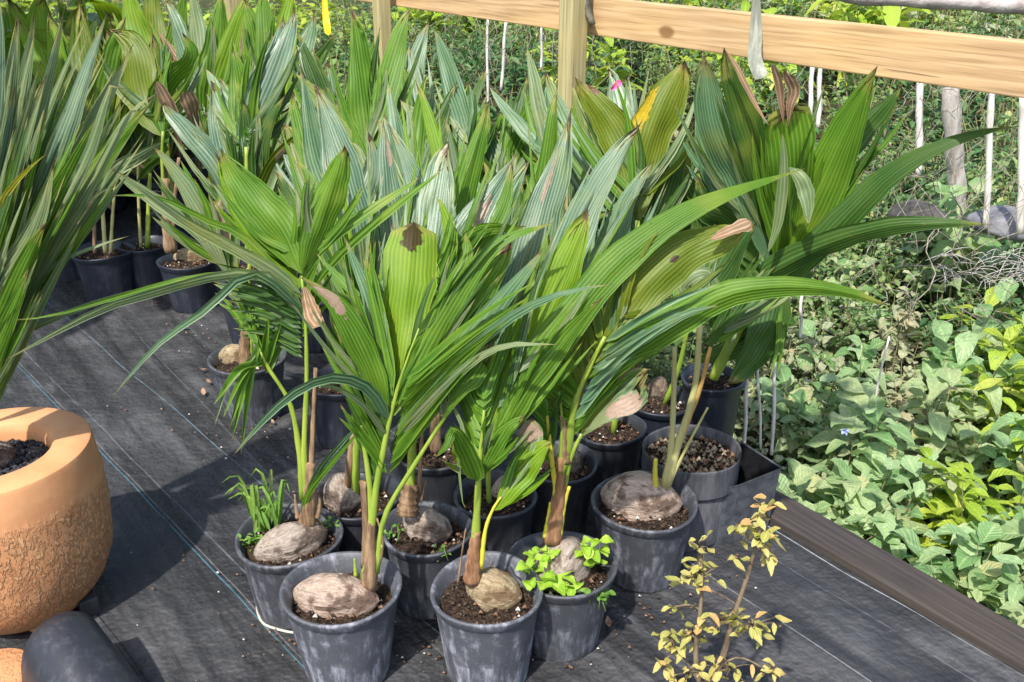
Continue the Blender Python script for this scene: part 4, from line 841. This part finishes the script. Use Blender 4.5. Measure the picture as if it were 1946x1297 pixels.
# ------------------------------------------------------------------ background palms, each its own pot and fronds, standing further back on the deck
def back_palm(px, py, hwid, spec, label, Y=None, pot=True, h=.25, dust='d'):
    return palm((px, py), hwid, spec, label, dust=dust, h=h, Y=Y)
def spray(cx, cy, tips, kinds, w=60, dy=(.1, .35)):
    out = []
    for i, t in enumerate(tips):
        x, y = t[0], t[1]; ww = t[2] if len(t) > 2 else w; k = t[3] if len(t) > 3 else kinds[i % len(kinds)]
        mx = cx * .45 + x * .55 + (x - cx) * -.06; my = cy * .45 + y * .55
        out.append([B([(cx, cy), (cx * .75 + x * .25 - (x - cx) * .05, cy * .7 + y * .3), (mx, my), (x, y)], ww, k, dy)])
    return out
back_palm(600, 560, 50, [('stem', [T([(620, 560), (640, 460), (700, 300)], 12, 8)])] + spray(702, 330, [(668, 18, 66, 'green'), (780, 14, 60, 'green'), (560, 140, 40, 'olive')], ['green']) + [[S((700, 360), (702, 300), (640, 260), (800, 330), 6, 18, 'sage', (0, .1), 20)]], 'palm with two tall upright green leaves in front of the middle post, pot hidden', Y=3.5)
back_palm(740, 540, 50, [('stem', [T([(760, 540), (830, 420), (895, 290)], 12, 8)])] + spray(898, 320, [(822, 48, 50, 'blue'), (760, 190, 40, 'sage'), (930, 190, 46, 'green'), (770, 250, 30, 'skylit')], ['blue']) + [[S((895, 340), (898, 290), (760, 380), (960, 370), 6, 26, 'deep', (0, .1), 10)]], 'palm whose dark blue-green leaf leans left below the rail, pot hidden', Y=3.35)
back_palm(680, 520, 46, [('stem', [T([(690, 520), (720, 400), (745, 300)], 12, 8)])] + spray(745, 330, [(818, 36, 56, 'skylit'), (690, 150, 36, 'olive'), (600, 160, 50, 'deep'), (860, 160, 40, 'green')], ['deep']), 'palm with a silvery leaf standing behind the paired upright leaves, pot hidden', Y=3.9)
back_palm(470, 500, 46, [('stem', [T([(470, 500), (470, 400), (468, 280)], 12, 8)])] + spray(466, 300, [(562, 12, 62, 'skylit'), (540, 25, 56, 'skylit'), (440, 90, 50, 'green'), (545, 90, 70, 'deep'), (520, 60, 50, 'green'), (390, 130, 40, 'blue')], ['skylit']), 'palm with a big forked silver-blue leaf beside the far left post, pot hidden', Y=3.9)
back_palm(272, 462, 46, [('stem', [T([(280, 470), (282, 400), (285, 330)], 12, 8), T([(268, 470), (264, 400), (262, 300)], 8, 6, 'palepet')])] + spray(275, 340, [(200, 55, 100, 'olive'), (290, 62, 90, 'olive'), (110, 60, 80, 'olive'), (330, 100, 60, 'olive'), (170, 200, 60, 'deep')], ['olive']), 'black pot at far left with broad olive-yellow leaves overhead', Y=4.5)
back_palm(196, 475, 56, [('stem', [T([(200, 480), (195, 400), (190, 320)], 10, 8, 'palepet'), T([(210, 480), (214, 410), (220, 330)], 8, 6, 'palepet'), T([(180, 480), (178, 410), (170, 340)], 8, 6, 'sheath')])] + spray(195, 330, [(30, 30, 70, 'bright'), (90, 20, 80, 'bright'), (150, 0, 80, 'olive'), (240, 30, 70, 'green'), (20, 170, 50, 'green')], ['green']) + [[S((190, 400), (200, 320), (110, 460), (280, 330), 8, 12, 'dry', (0, .1), 16)]], 'black pot furthest left on the mat, thin pale canes and tangled dry leaves', Y=4.3)
back_palm(118, 440, 50, [('stem', [T([(120, 440), (115, 360), (110, 280)], 12, 8)])] + spray(112, 300, [(10, -10, 80, 'bright'), (80, -30, 90, 'bright'), (150, -20, 70, 'olive'), (180, 60, 60, 'green'), (0, 120, 50, 'deep')], ['green']) + [[S((112, 330), (118, 280), (20, 380), (220, 400), 7, 14, 'dry', (0, .1), 10)]], 'palm at the top left corner with bright yellow-green leaves', Y=5.2)
back_palm(400, 430, 42, [('stem', [T([(400, 430), (400, 340), (395, 230)], 12, 8)])] + spray(395, 260, [(310, -10, 50, 'skylit'), (360, -30, 46, 'sage'), (420, -20, 60, 'green'), (470, -10, 50, 'bright'), (345, 60, 60, 'green'), (300, 60, 40, 'dry'), (440, 40, 50, 'blue')], ['green']), 'palm rearmost in the left group with pale tips touching the photo top', Y=5.0)
back_palm(540, 440, 42, [('stem', [T([(540, 440), (530, 340), (520, 230)], 12, 8)])] + spray(520, 250, [(500, -30, 60, 'green'), (560, -30, 56, 'bright'), (600, 20, 56, 'blue'), (640, 60, 40, 'deep'), (460, -10, 60, 'green')], ['green']), 'palm behind the forked silver leaf, bright green tips at the photo top', Y=4.9)
back_palm(330, 400, 40, [('stem', [T([(330, 400), (320, 300), (310, 200)], 12, 8)])] + spray(310, 230, [(240, -40, 70, 'bright'), (290, -40, 60, 'olive'), (350, -30, 50, 'green'), (200, 20, 70, 'olive'), (390, 60, 50, 'green')], ['green']), 'palm between the olive-leaved pair at the rear left', Y=5.4)
back_palm(920, 560, 48, [('stem', [T([(930, 560), (990, 420), (1040, 290)], 12, 8)])] + spray(1045, 330, [(1040, 140, 62, 'blue'), (1000, 90, 34, 'sage'), (1100, 105, 40, 'skylit'), (930, 165, 30, 'blue'), (1062, 170, 60, 'green'), (1010, 230, 46, 'olive', )], ['green']), 'palm with slim blue-green leaves in front of the square post, pot hidden', Y=3.2)
back_palm(1010, 600, 48, [('stem', [T([(1040, 600), (1120, 450), (1190, 300)], 12, 8)])] + spray(1195, 320, [(1155, 128, 56, 'skylit'), (1240, 190, 50, 'green'), (1120, 200, 44, 'green')], ['skylit']), 'palm with one silver leaf between post and olive leaves, pot hidden', Y=3.1)
for q_, (cx, cy, Yb) in enumerate(((620, 420, 3.7), (880, 470, 3.2), (980, 500, 3.0), (720, 440, 3.5), (1110, 520, 2.9), (520, 400, 4.2), (650, 300, 4.3), (830, 330, 3.8), (960, 360, 3.45), (1150, 400, 3.0), (780, 400, 3.3))):
    tips = [(cx + rng.uniform(-110, 110), cy - rng.uniform(120, 260), rng.uniform(34, 60)) for _ in range(7)]
    labs = ['palm filling the gap below the paired upright leaves, only leaves visible', 'palm filling the centre between silver leaves, only leaf ends visible', 'palm right of centre behind the longest silver leaf, pot hidden', 'palm left of centre behind the yellow-tipped silver leaf, pot hidden', 'palm behind the silver leaf that crosses the right of centre, pot hidden', 'palm behind the dry curled leaf ends at left, pot hidden', 'palm filling the gap between the far left and middle posts, pot hidden', 'palm below the thin pale cane between the posts, pot hidden', 'palm just left of the square post, only leaf ends visible', 'palm just right of the square post, low behind the olive leaves', 'palm in the dark gap right below the silvery rear leaf, pot hidden']
    back_palm(cx, cy + 120, 44, [('stem', [T([(cx, cy + 120), (cx, cy + 20)], 12, 8)])] + spray(cx, cy + 30, tips, ['deep', 'green', 'blue', 'skylit', 'deep', 'olive', 'green'], dy=(.0, .3)) + [[S((cx, cy + 60), (cx, cy), (cx - 130, cy + 10), (cx + 130, cy - 10), 9, 16, 'deep', (0, .1), 20)]], labs[q_], Y=Yb)
# ------------------------------------------------------------------ the garden beyond the edge board
GK = {  # name: colours, leaf length, width ratio, leaves per stem, stems
 'broad': (island_mat('garden_broad', (.17, .32, .11), (.40, .55, .28), (.50, .50, .24), (.45, .7, .2)), .135, .66, 9, 8),
 'lemon': (island_mat('garden_lemon', (.22, .36, .02), (.40, .54, .06), (.56, .60, .12), (.55, .75, .08)), .145, .42, 13, 9),
 'pale': (island_mat('garden_pale', (.26, .33, .16), (.48, .52, .32), (.54, .46, .28), (.45, .5, .2)), .07, .62, 11, 9),
 'dark': (island_mat('garden_dark', (.035, .11, .035), (.11, .24, .08), (.30, .36, .16), (.12, .3, .05)), .05, .5, 20, 13),
 'small': (island_mat('garden_small', (.10, .20, .05), (.25, .38, .12), (.48, .50, .20), (.3, .5, .08)), .042, .55, 22, 14),
}
STEM = plain('garden_stem', (.12, .10, .05), (.28, .26, .14), 40, .8, .3)
protos = {}
def shrub_mesh(kind, seed, h=.5, rad=.26, sc=1.0):
    m, L, ra, nl, ns = GK[kind]; r_ = random.Random(seed); lf = MB(); st = MB()
    for k in range(ns):
        a = r_.uniform(0, 6.28); q = rad * math.sqrt(r_.random()); tip = Vector((q * math.cos(a), q * math.sin(a), h * r_.uniform(.6, 1.05) * (1 - .35 * q / rad)))
        base = Vector((tip.x * .25, tip.y * .25, 0)); mid = base.lerp(tip, .5) + Vector((r_.uniform(-.03, .03), r_.uniform(-.03, .03), .03))
        S_ = spline([base, mid, tip], 7); st.tube(S_, [.004, .0038, .0034, .003, .0026, .002, .001], STEM, 5)
        for j in range(nl):
            s = .25 + .75 * (j / (nl - 1)) ** .8; i = min(5, int(s * 6)); p = S_[i].lerp(S_[i + 1], s * 6 - i); an = j * 2.4 + r_.uniform(-.4, .4)
            d = Vector((math.cos(an), math.sin(an), r_.uniform(-.4, 1.0))); l = L * r_.uniform(.38, 1.3) * sc * (1.1 - .3 * s)
            p2 = p + d.normalized() * l * .25
            broad_leaf(lf, p2, d, l, l * ra, m, curl=r_.uniform(.1, .6), seg=4 if L > .06 else 3)
    return lf, st
def shrub(kind, var, loc, s, rz, label, group=None):
    key = (kind, var); o = None
    if key not in protos:
        root = empty('garden_plant', (0, 0, 0), label, 'plant', group); lf, st = shrub_mesh(kind, 100 + var * 7 + len(kind), .5)
        lf.build('crown', root); st.build('stems', root); protos[key] = root; r = root
    else:
        src = protos[key]; r = src.copy(); col.objects.link(r)
        for ch in src.children:
            c2 = ch.copy(); col.objects.link(c2); c2.parent = r
    r.location = loc; r.scale = (s, s, s * rng.uniform(.85, 1.15)); r.rotation_euler.z = rz
    r['label'] = label; r['category'] = 'plant'
    if group: r['group'] = group
    return r
KL = {'broad': 'pale green broad-leaved plant crowding the bank below the edge board', 'lemon': 'yellow-green plant of long bright leaves among the darker garden plants',
      'pale': 'washed-out pale plant with thin stems behind the right-hand palms', 'dark': 'dark green small-leaved shrub further back in the garden', 'small': 'mid green fine-leaved shrub seen beyond the railing'}
def proj(p):
    v = p - Vector((0, 0, CH)); dz = v.y * CP - v.z * SP
    if dz < .1: return None
    return 973 + F * v.x / dz, 648.5 - F * (v.z * CP + v.y * SP) / dz
gr = random.Random(21); GZ = -.45; cnt = {}
def place_zone(sp, y0, y1, nmin, nmax, hs):
    k = 0; Y = y0
    while Y < y1:
        X = -.66 * Y
        while X < .66 * Y + .4:
            p = Vector((X + gr.uniform(-.4, .4) * sp, Y + gr.uniform(-.4, .4) * sp, GZ)); n_ = p.dot(ENOR); X += sp
            if not (nmin < n_ < nmax): continue
            q = proj(p + Vector((0, 0, .3)))
            if q is None or q[0] < -60 or q[0] > 2010 or q[1] > 1400 or q[1] < -160: continue
            x, y = q; s = hs(n_)
            if x > 1850 and 650 < y < 990: kind = 'lemon' if gr.random() < .75 else 'broad'
            elif y > 690 and x > 1560: kind = 'broad' if gr.random() < .92 else 'pale'
            elif x > 1380 and y > 560 and x < 1720: kind = gr.choice(['pale', 'pale', 'broad', 'small'])
            elif y > 440: kind = gr.choice(['dark', 'dark', 'small', 'broad', 'small'])
            elif x > 1560 and y > 150: kind = gr.choice(['dark', 'dark', 'dark', 'small'])
            elif 780 < x < 1350 and y < 180: kind = gr.choice(['lemon', 'small', 'lemon', 'small', 'dark'])
            elif x > 1350 and y < 150: kind = gr.choice(['lemon', 'pale', 'small', 'dark'])
            else: kind = gr.choice(['small', 'dark', 'small', 'dark', 'lemon'])
            shrub(kind, gr.randrange(3), p, s * gr.uniform(.85, 1.2), gr.uniform(0, 6.28), KL[kind], 'garden plants: ' + kind + ' kind' if False else {'broad': 'broad-leaved plants on the bank', 'lemon': 'yellow-green garden plants', 'pale': 'pale thin-stemmed garden plants', 'dark': 'dark garden shrubs', 'small': 'fine-leaved garden shrubs'}[kind])
            cnt[kind] = cnt.get(kind, 0) + 1
        Y += sp
place_zone(.25, 1.3, 4.4, 2.47, 4.2, lambda n_: .78 + .18 * (n_ - 2.4))
place_zone(.42, 3.4, 8, 4.2, 7.0, lambda n_: 1.1 + .28 * (n_ - 4))
place_zone(.42, 4.4, 8, 2.6, 4.2, lambda n_: .85 + .3 * (n_ - 2.4))
place_zone(.95, 6.5, 18, 7.0, 16, lambda n_: 2.2 + .12 * (n_ - 7))
place_zone(1.9, 16, 36, 16, 40, lambda n_: 4.6)
print('garden', cnt)
near = [(o, proj(Vector(o.location) + Vector((0, 0, .35)))) for o in bpy.data.objects if o.type == 'EMPTY' and o.name.startswith('garden_plant')]; used = set()
for (x, y, lab) in ((1520, 900, 'right beside the outer corner of the square tub'), (1606, 840, 'just below the tiny blue flower'), (1900, 1160, 'lowest of all, at the bottom right end of the edge board'), (1760, 1060, 'hanging over the middle of the edge board'), (1640, 980, 'against the edge board a little below the square tub'),
        (1890, 690, 'topmost at the right edge under the twig heap'), (1900, 800, 'at the right edge midway up the bank'), (1900, 930, 'at the right edge low on the bank'), (1680, 580, 'under the tip of the long arching leaf'), (1870, 560, 'directly in front of the twig heap'), (1440, 760, 'among the bleached stems behind the square tub'),
        (1740, 900, 'in the middle of the bank, framed by its own kind'), (1740, 760, 'beside the leaning bleached stem'), (1870, 100, 'between the rail and the grey pole at top right'), (880, 80, 'seen through the gap between the middle and square posts'), (1200, 110, 'under the rail right of the square post')):
    o = min((q for q in near if q[0] not in used and q[1]), key=lambda q: (q[1][0] - x) ** 2 + (q[1][1] - y) ** 2)[0]; used.add(o)
    kd = [k for k in KL if KL[k] == o['label']][0]
    o['label'] = {'broad': 'pale green broad-leaved plant ', 'lemon': 'yellow-green garden plant ', 'pale': 'washed-out pale garden plant ', 'dark': 'dark green small-leaved plant ', 'small': 'fine-leaved green plant '}[kd] + lab
# ground cover between the plants
gm = island_mat('ground_cover_leaf', (.06, .14, .035), (.18, .29, .10), (.40, .34, .20), (.2, .4, .06)); mb = MB()
for k in range(9000):
    Y = 1.6 + 9 * gr.random() ** 1.4; X = gr.uniform(-.6, .62) * Y; p = Vector((X, Y, GZ + gr.uniform(.0, .12)))
    if p.dot(ENOR) < 2.33: continue
    broad_leaf(mb, p, Vector((gr.uniform(-1, 1), gr.uniform(-1, 1), gr.uniform(-.1, .6))), .035 + .008 * Y, .02 + .005 * Y, gm, seg=2)
tag(mb.build('ground_cover'), 'low leafy ground cover under the garden plants', 'ground cover', kind='stuff')

# pale canes, strings and trunks standing in the garden
WH = plain('pale_cane', (.46, .42, .38), (.75, .71, .66), 30, .8, .3, .003, (1, 1, .2)); TR = plain('grey_bark', (.20, .18, .16), (.48, .44, .40), 14, .9, .9, .02, (1, 1, .3))
def cane(x0, y0, x1, y1, wpx, Y, label, name='garden_cane', mat=None, grp='pale canes standing in the garden'):
    a, b = at(x0, y0, Y), at(x1, y1, Y + .05); k = pxs(a); a.z = min(a.z, a.z)
    mb = MB(); S_ = spline([a + (a - b) * .02, a.lerp(b, .35) + Vector((.003, 0, 0)), a.lerp(b, .7) - Vector((.003, 0, 0)), b], 14)
    mb.tube(S_, [wpx * k * .5 * (1 + .12 * math.sin(i * 1.9 + x0)) for i in range(14)], mat or WH, 8)
    o = mb.build(name); tag(o, label, 'cane' if 'cane' in name else name.split('_')[-1], grp if 'cane' in name else None); return o
for (x0, y0, x1, y1, w_, Y, lab) in ((1873, 430, 1886, 160, 12, 4.6, 'straight white cane, the one crossing the end of the longest dark leaf'), (1938, 440, 1946, 185, 15, 4.4, 'white cane at the right edge of the photo'),
    (1745, 330, 1749, 150, 13, 5.2, 'pale cane left of the thick grey trunk'), (1537, 240, 1545, 120, 9, 4.4, 'left one of two white canes close together under the rail'), (1554, 240, 1560, 120, 9, 4.5, 'right one of two white canes close together under the rail'),
    (926, 260, 927, 30, 5, 5.6, 'thin pale cane left in the gap between the middle and square posts'), (952, 170, 962, 40, 6, 5.4, 'leaning thin white cane just left of the square post'), (1028, 130, 1030, 40, 5, 5.6, 'thin brownish cane nearest the square post'),
    (1520, 640, 1524, 560, 6, 3.1, 'short white stem below the arching long leaf'), (1412, 860, 1422, 700, 7, 2.95, 'bleached stem rising behind the square tub, left one'), (1466, 860, 1476, 640, 7, 3.0, 'bleached stem rising behind the square tub, right one'), (1445, 850, 1440, 660, 5, 3.05, 'bleached stem rising behind the square tub, middle one'),
    (1640, 860, 1690, 640, 4, 3.3, 'thin leaning bleached stem above the broad-leaved plants')):
    cane(x0, y0, x1, y1, w_, Y, lab)
cane(1822, 430, 1806, 165, 34, 5.6, 'thick rough grey tree trunk standing under the rail at right', 'tree_trunk', TR)
# grey fallen log above the rail
mb = MB(); LG = plain('bleached_log', (.30, .25, .23), (.62, .56, .53), 16, .9, .8, .01, (1, .3, 1))
P = spline([at(1490, -45, 3.2), at(1620, -12, 3.15), at(1780, -2, 3.1), at(1990, 12, 3.05)], 20); mb.tube(P, [.030 + .003 * math.sin(i * 1.3) for i in range(20)], LG, 14); tag(mb.build('weathered_pole'), 'thick bleached grey pole above and behind the rail at top right', 'pole')
# pale stone
def rock(name, x, y, Y, rx, ry, rz_, label, c1, c2):
    c_ = at(x, y, Y); mb = MB(); rows = []; M_ = plain('stone_%d' % x, c1, c2, 9, .9, .7, .02)
    for i in range(15):
        t = math.pi * i / 14; row = []
        for j in range(22):
            a = 2 * math.pi * j / 22; d = Vector((math.sin(t) * math.cos(a), math.sin(t) * math.sin(a), math.cos(t))); k = 1 + .25 * noise.noise(d * 1.6 + Vector((x, 0, 0))); row.append((c_.x + d.x * rx * k, c_.y + d.y * ry * k, c_.z + d.z * rz_ * k))
        rows.append(row)
    mb.grid(rows, None, M_, wrap=True); return tag(mb.build(name, loc=c_), label, 'rock')
rock('boulder', 1915, 425, 4.7, .17, .2, .07, 'smooth grey boulder at the right edge behind the white canes', (.12, .12, .13), (.26, .26, .28))
rock('boulder', 1745, 410, 5.0, .15, .2, .06, 'dark rough rock beside the base of the grey trunk', (.03, .03, .028), (.10, .09, .08))
# heap of bleached twigs
VNH = plain('bleached_twig', (.30, .28, .25), (.55, .52, .48), 60, .9, .4)
mb = MB()
for k in range(70):
    a = at(gr.uniform(1790, 1960), gr.uniform(478, 545), 3.9 + gr.uniform(-.1, .1)); d = Vector((gr.uniform(-1, 1), gr.uniform(-.4, .4), gr.uniform(-.5, .3))) * .10; mb.tube(spline([a - d, a + Vector((0, 0, .02)), a + d], 5), .0018, VNH, 4)
tag(mb.build('twig_heap'), 'tangled heap of bleached twigs at the right edge below the boulder', 'twigs', kind='stuff')
# pink flagging tag and a blue flower
mb = MB(); PKM = plain('pink_tape', (.75, .06, .25), (.85, .12, .35), 30, .5, .2); add_blade(mb, [at(1160, 172, 3.15), at(1170, 164, 3.15), at(1180, 154, 3.15)], .022, PKM, 1, 0, 20, 'blunt', .2); tag(mb.build('pink_tag'), 'small bright pink tape tag between the post and the olive leaves', 'tag')
mb = MB(); BLM = plain('blue_petal', (.20, .25, .75), (.35, .40, .85), 30, .6, .2); p = at(1606, 818, 3.05)
for k in range(5): broad_leaf(mb, p, Vector((math.cos(k * 1.257), -.5, math.sin(k * 1.257))), .017, .016, BLM, seg=3)
tag(mb.build('blue_flower'), 'single tiny blue flower among the pale garden stems', 'flower')

# ------------------------------------------------------------------ small yellow-orange leaved shrub close to the camera
YL = island_mat('shrub_yellow', (.42, .43, .10), (.64, .58, .20), (.78, .44, .18), (.6, .6, .15), vein=False)
YS = 1.62; base = on(1330, 1330, .0); sroot = empty('yellow_shrub', (at(1335, 1330, YS).x, YS, 0), 'small sparse shrub with yellow-orange curled leaves on two upright twigs, front right', 'shrub')
tw = MB(); lf = MB(); TWG = pet_mat('twig')
def br(pts, w0, w1, dy=(0, 0)):
    P = spline(px_path(pts, YS, dy), 12); k = pxs(P[3]); tw.tube(P, [(w0 + (w1 - w0) * i / 11) * k * .5 for i in range(12)], TWG, 7); return P
b0 = Vector((sroot.location.x, YS, 0)); g0 = at(1330, 1300, YS)
tw.tube([b0, g0.lerp(b0, .5), g0], [.007, .006, .005], TWG, 7)
brs = [br([(1330, 1305), (1366, 1270), (1392, 1180), (1425, 1080), (1450, 985)], 15, 5), br([(1330, 1305), (1322, 1240), (1332, 1150), (1334, 1090), (1332, 1040)], 13, 5), br([(1440, 1040), (1405, 1000)], 4, 3), br([(1332, 1160), (1310, 1150), (1285, 1153)], 5, 3, (0, -.02)),
       br([(1345, 1290), (1400, 1250), (1470, 1280)], 5, 3), br([(1330, 1300), (1290, 1240), (1262, 1256)], 5, 3), br([(1352, 1122), (1385, 1140), (1400, 1150)], 3, 3), br([(1398, 1170), (1420, 1180), (1440, 1190)], 4, 3), br([(1330, 1220), (1300, 1200), (1275, 1215)], 4, 3)]
for (x, y, sx, sy, n_) in ((1450, 965, 8, 16, 12), (1445, 1025, 22, 16, 22), (1410, 1000, 10, 4, 6), (1330, 1040, 14, 14, 12), (1335, 1095, 30, 14, 26), (1465, 1062, 12, 4, 4), (1405, 1062, 12, 4, 4), (1290, 1153, 12, 4, 6), (1370, 1180, 24, 14, 24), (1430, 1190, 26, 16, 24), (1275, 1215, 14, 18, 16), (1310, 1205, 16, 16, 16), (1262, 1258, 8, 6, 6), (1460, 1275, 16, 7, 8), (1390, 1270, 40, 14, 16), (1310, 1280, 24, 10, 10)):
    for k in range(max(5, int(n_ * 1.05))):
        c_ = at(x, y, YS); p = at(gr.gauss(x, sx * .85), gr.gauss(y, sy * .85), YS + gr.uniform(-.02, .02)); tw.tube([c_, c_.lerp(p, .5) + Vector((0, 0, .003)), p], .0011, TWG, 4); d = Vector((gr.uniform(-1, 1), gr.uniform(-1, .2), gr.uniform(-.6, .9))); l = gr.uniform(.017, .036); broad_leaf(lf, p, d, l, l * .55, YL, curl=gr.uniform(-.4, .8), seg=4)
tw.build('stems', sroot, loc=sroot.location); lf.build('leaves', sroot, loc=sroot.location)

# dry tangled vines and stems trailing through the garden at mid right
VN = plain('dry_vine', (.14, .12, .09), (.40, .36, .29), 60, .9, .4)
mb = MB()
for k in range(170):
    z = gr.random(); x = gr.uniform(1400, 1960) if z < .75 else gr.uniform(760, 1350); y = gr.uniform(170, 640) if z < .75 else gr.uniform(60, 260); Y = 3.3 + max(0, (640 - y)) * .0045 if x > 1380 else 5.2
    a = at(x, y, Y + gr.uniform(-.15, .3)); d = Vector((gr.uniform(-.25, .25), gr.uniform(-.2, .2), gr.uniform(.05, .45))); nn = Vector((gr.uniform(-1, 1), gr.uniform(-1, 1), gr.uniform(-.4, .4))) * .08
    mb.tube(spline([a, a + d * .33 + nn, a + d * .66 - nn * .6, a + d], 9), gr.uniform(.001, .0026), VN, 4)
tag(mb.build('dry_vines'), 'tangle of dry grey-brown vines threading the garden plants', 'vines', kind='stuff')
# unseen palms added left of the frame to shade the rear left pots
for (X, Y_, hh_, lab) in ((-2.95, 3.75, 1.9, 'unseen palm added off the left side to cast shade, nearer one'), (-3.1, 4.6, 2.1, 'unseen palm added off the left side to cast shade, farther one'), (-3.6, 5.5, 2.2, 'unseen palm added off the left side to cast shade, farthest one')):
    rt = empty('shade_palm', (X, Y_, 0), lab, 'palm', 'unseen palms added off the left side for shade'); add_pot(rt, (X, Y_), 0, .3, .17, .13, 'd')
    mb = MB(); mb.tube([(X, Y_, .25), (X + .02, Y_, hh_ * .5), (X, Y_, hh_)], [.04, .03, .02], pet_mat('sheath'), 8); mb.build('stem', rt, loc=(X, Y_, 0))
    for k in range(13):
        a = k * 2.4; d = Vector((math.cos(a), math.sin(a), 0)); el = rng.uniform(.1, .6); b_ = Vector((X, Y_, hh_ - .1)); mb = MB()
        P = [b_, b_ + d * .3 + Vector((0, 0, .25 * el + .1)), b_ + d * .65 + Vector((0, 0, .2 * el)), b_ + d * .95 + Vector((0, 0, -.25))]
        add_blade(mb, P, .26, leaf_mat('green'), 6, 0, 0, 'broad', .2, wdir=Vector((0, 0, 1))); mb.build('frond', rt, loc=(X, Y_, 0))

# hedge of plants behind the far end of the deck
for Y in (9.9, 11.2, 12.8, 14.8, 17.2):
    X = -.64 * Y
    while X < .1 * Y:
        p = Vector((X + gr.uniform(-.4, .4), Y + gr.uniform(-.3, .3), GZ)); X += .85
        if p.dot(ENOR) > 7 or (p.dot(ENOR) < 2.4 and p.dot(EDIR) < 10.3): continue
        kd = gr.choice(['small', 'dark', 'small', 'lemon']); shrub(kd, gr.randrange(3), p, 2.6 * gr.uniform(.85, 1.2), gr.uniform(0, 6.28), KL[kd], {'lemon': 'yellow-green garden plants', 'dark': 'dark garden shrubs', 'small': 'fine-leaved garden shrubs'}[kd])
# rear rows of potted palms at the left, one built and then copied
src = []
for v in range(3):
    rt = empty('rear_palm', (0, 0, 0), 'potted palm in the crowded shaded rows at the rear left', 'palm', 'rear rows of potted palms'); add_pot(rt, (0, 0), 0, .25, .14, .11, 'd')
    mb = MB(); mb.tube([(0, 0, .2), (.01, 0, .32), (0, .01, .46)], [.022, .016, .010], pet_mat('sheath'), 8); mb.build('stem', rt, loc=(0, 0, 0))
    for k in range(9):
        a = k * 2.4 + v; d = Vector((math.cos(a), math.sin(a), 0)); ln = rng.uniform(.55, 1.0); lean = rng.uniform(.12, .55); b_ = Vector((0, 0, .34)); mb = MB()
        P = [b_, b_ + d * .10 * lean + Vector((0, 0, ln * .35)), b_ + d * lean * .4 * ln + Vector((0, 0, ln * .75)), b_ + d * lean * ln + Vector((0, 0, ln * (1 - lean * .5)))]
        add_blade(mb, P, rng.uniform(.08, .16), leaf_mat(rng.choice(['green', 'olive', 'bright', 'skylit', 'deep', 'blue'])), 6, 0, 20, 'lance', .2, wdir=Vector((-d.y, d.x, 0)).cross(Vector((0, 0, 1))))
        for q_ in range(3):
            d2 = Vector((math.cos(a + rng.uniform(-.9, .9)), math.sin(a + rng.uniform(-.9, .9)), 0))
            add_blade(mb, [b_, b_ + d2 * .2 + Vector((0, 0, .3)), b_ + d2 * .5 + Vector((0, 0, rng.uniform(.1, .4)))], .022, leaf_mat(rng.choice(['green', 'sage', 'deep', 'dry'])), 2, 0, 20, 'strap', .2, wdir=Vector((0, 0, 1)))
        mb.build('frond', rt, loc=(0, 0, 0))
    src.append(rt)
spots = []
for (x, y) in ((60, 420), (150, 425), (330, 425), (95, 395), (205, 400), (300, 395), (390, 400), (450, 420), (60, 370), (160, 372), (250, 375), (350, 370), (430, 375), (500, 385), (120, 345), (220, 345), (310, 342), (400, 345), (480, 345), (560, 350), (40, 330), (180, 318), (280, 318), (370, 318), (450, 318), (540, 320), (30, 470), (95, 460)):
    p = on(x, y, 0)
    if p.dot(ENOR) < EDGE - .3: spots.append(p)
for i, p in enumerate(spots):
    v = src[i % 3]
    if i < 3: o = v
    else:
        o = v.copy(); col.objects.link(o)
        for ch in v.children:
            c2 = ch.copy(); col.objects.link(c2); c2.parent = o
            for g2 in ch.children:
                c3 = g2.copy(); col.objects.link(c3); c3.parent = c2
    o.location = p; o.rotation_euler.z = i * 1.7; sc_ = rng.uniform(.85, 1.2); o.scale = (sc_, sc_, sc_)

# spilled soil and bark crumbs on the mat round the pots
mb = MB(); mats_ = [plain('crumb_dark', (.03, .02, .012), (.08, .05, .03), 90), plain('crumb_bark', (.12, .06, .03), (.24, .14, .08), 90), LM, plain('crumb_pale', (.5, .48, .42), (.7, .68, .6), 90)]
for k in range(520):
    if gr.random() < .6: cx, cy = gr.choice([(560, 1200), (700, 1230), (880, 1240), (1110, 1240), (1230, 1150), (440, 800), (380, 640), (300, 560), (500, 780), (520, 830)]); x, y = gr.gauss(cx, 60), gr.gauss(cy, 26)
    else: x, y = gr.uniform(150, 1500), gr.uniform(620, 1290)
    p = on(x, y, .014); g_ = gr.uniform(.0012, .0042)
    if p.dot(ENOR) > EB: continue
    mb.tube([(p.x - g_, p.y, p.z), (p.x, p.y + g_ * .4, p.z + g_ * .7), (p.x + g_, p.y - g_ * .3, p.z)], [g_ * .5, g_ * .9, g_ * .4], gr.choice(mats_[:2] + mats_), 5)
tag(mb.build('spilled_crumbs'), 'scattered crumbs of soil and bark on the weed mat', 'soil crumbs', kind='stuff')
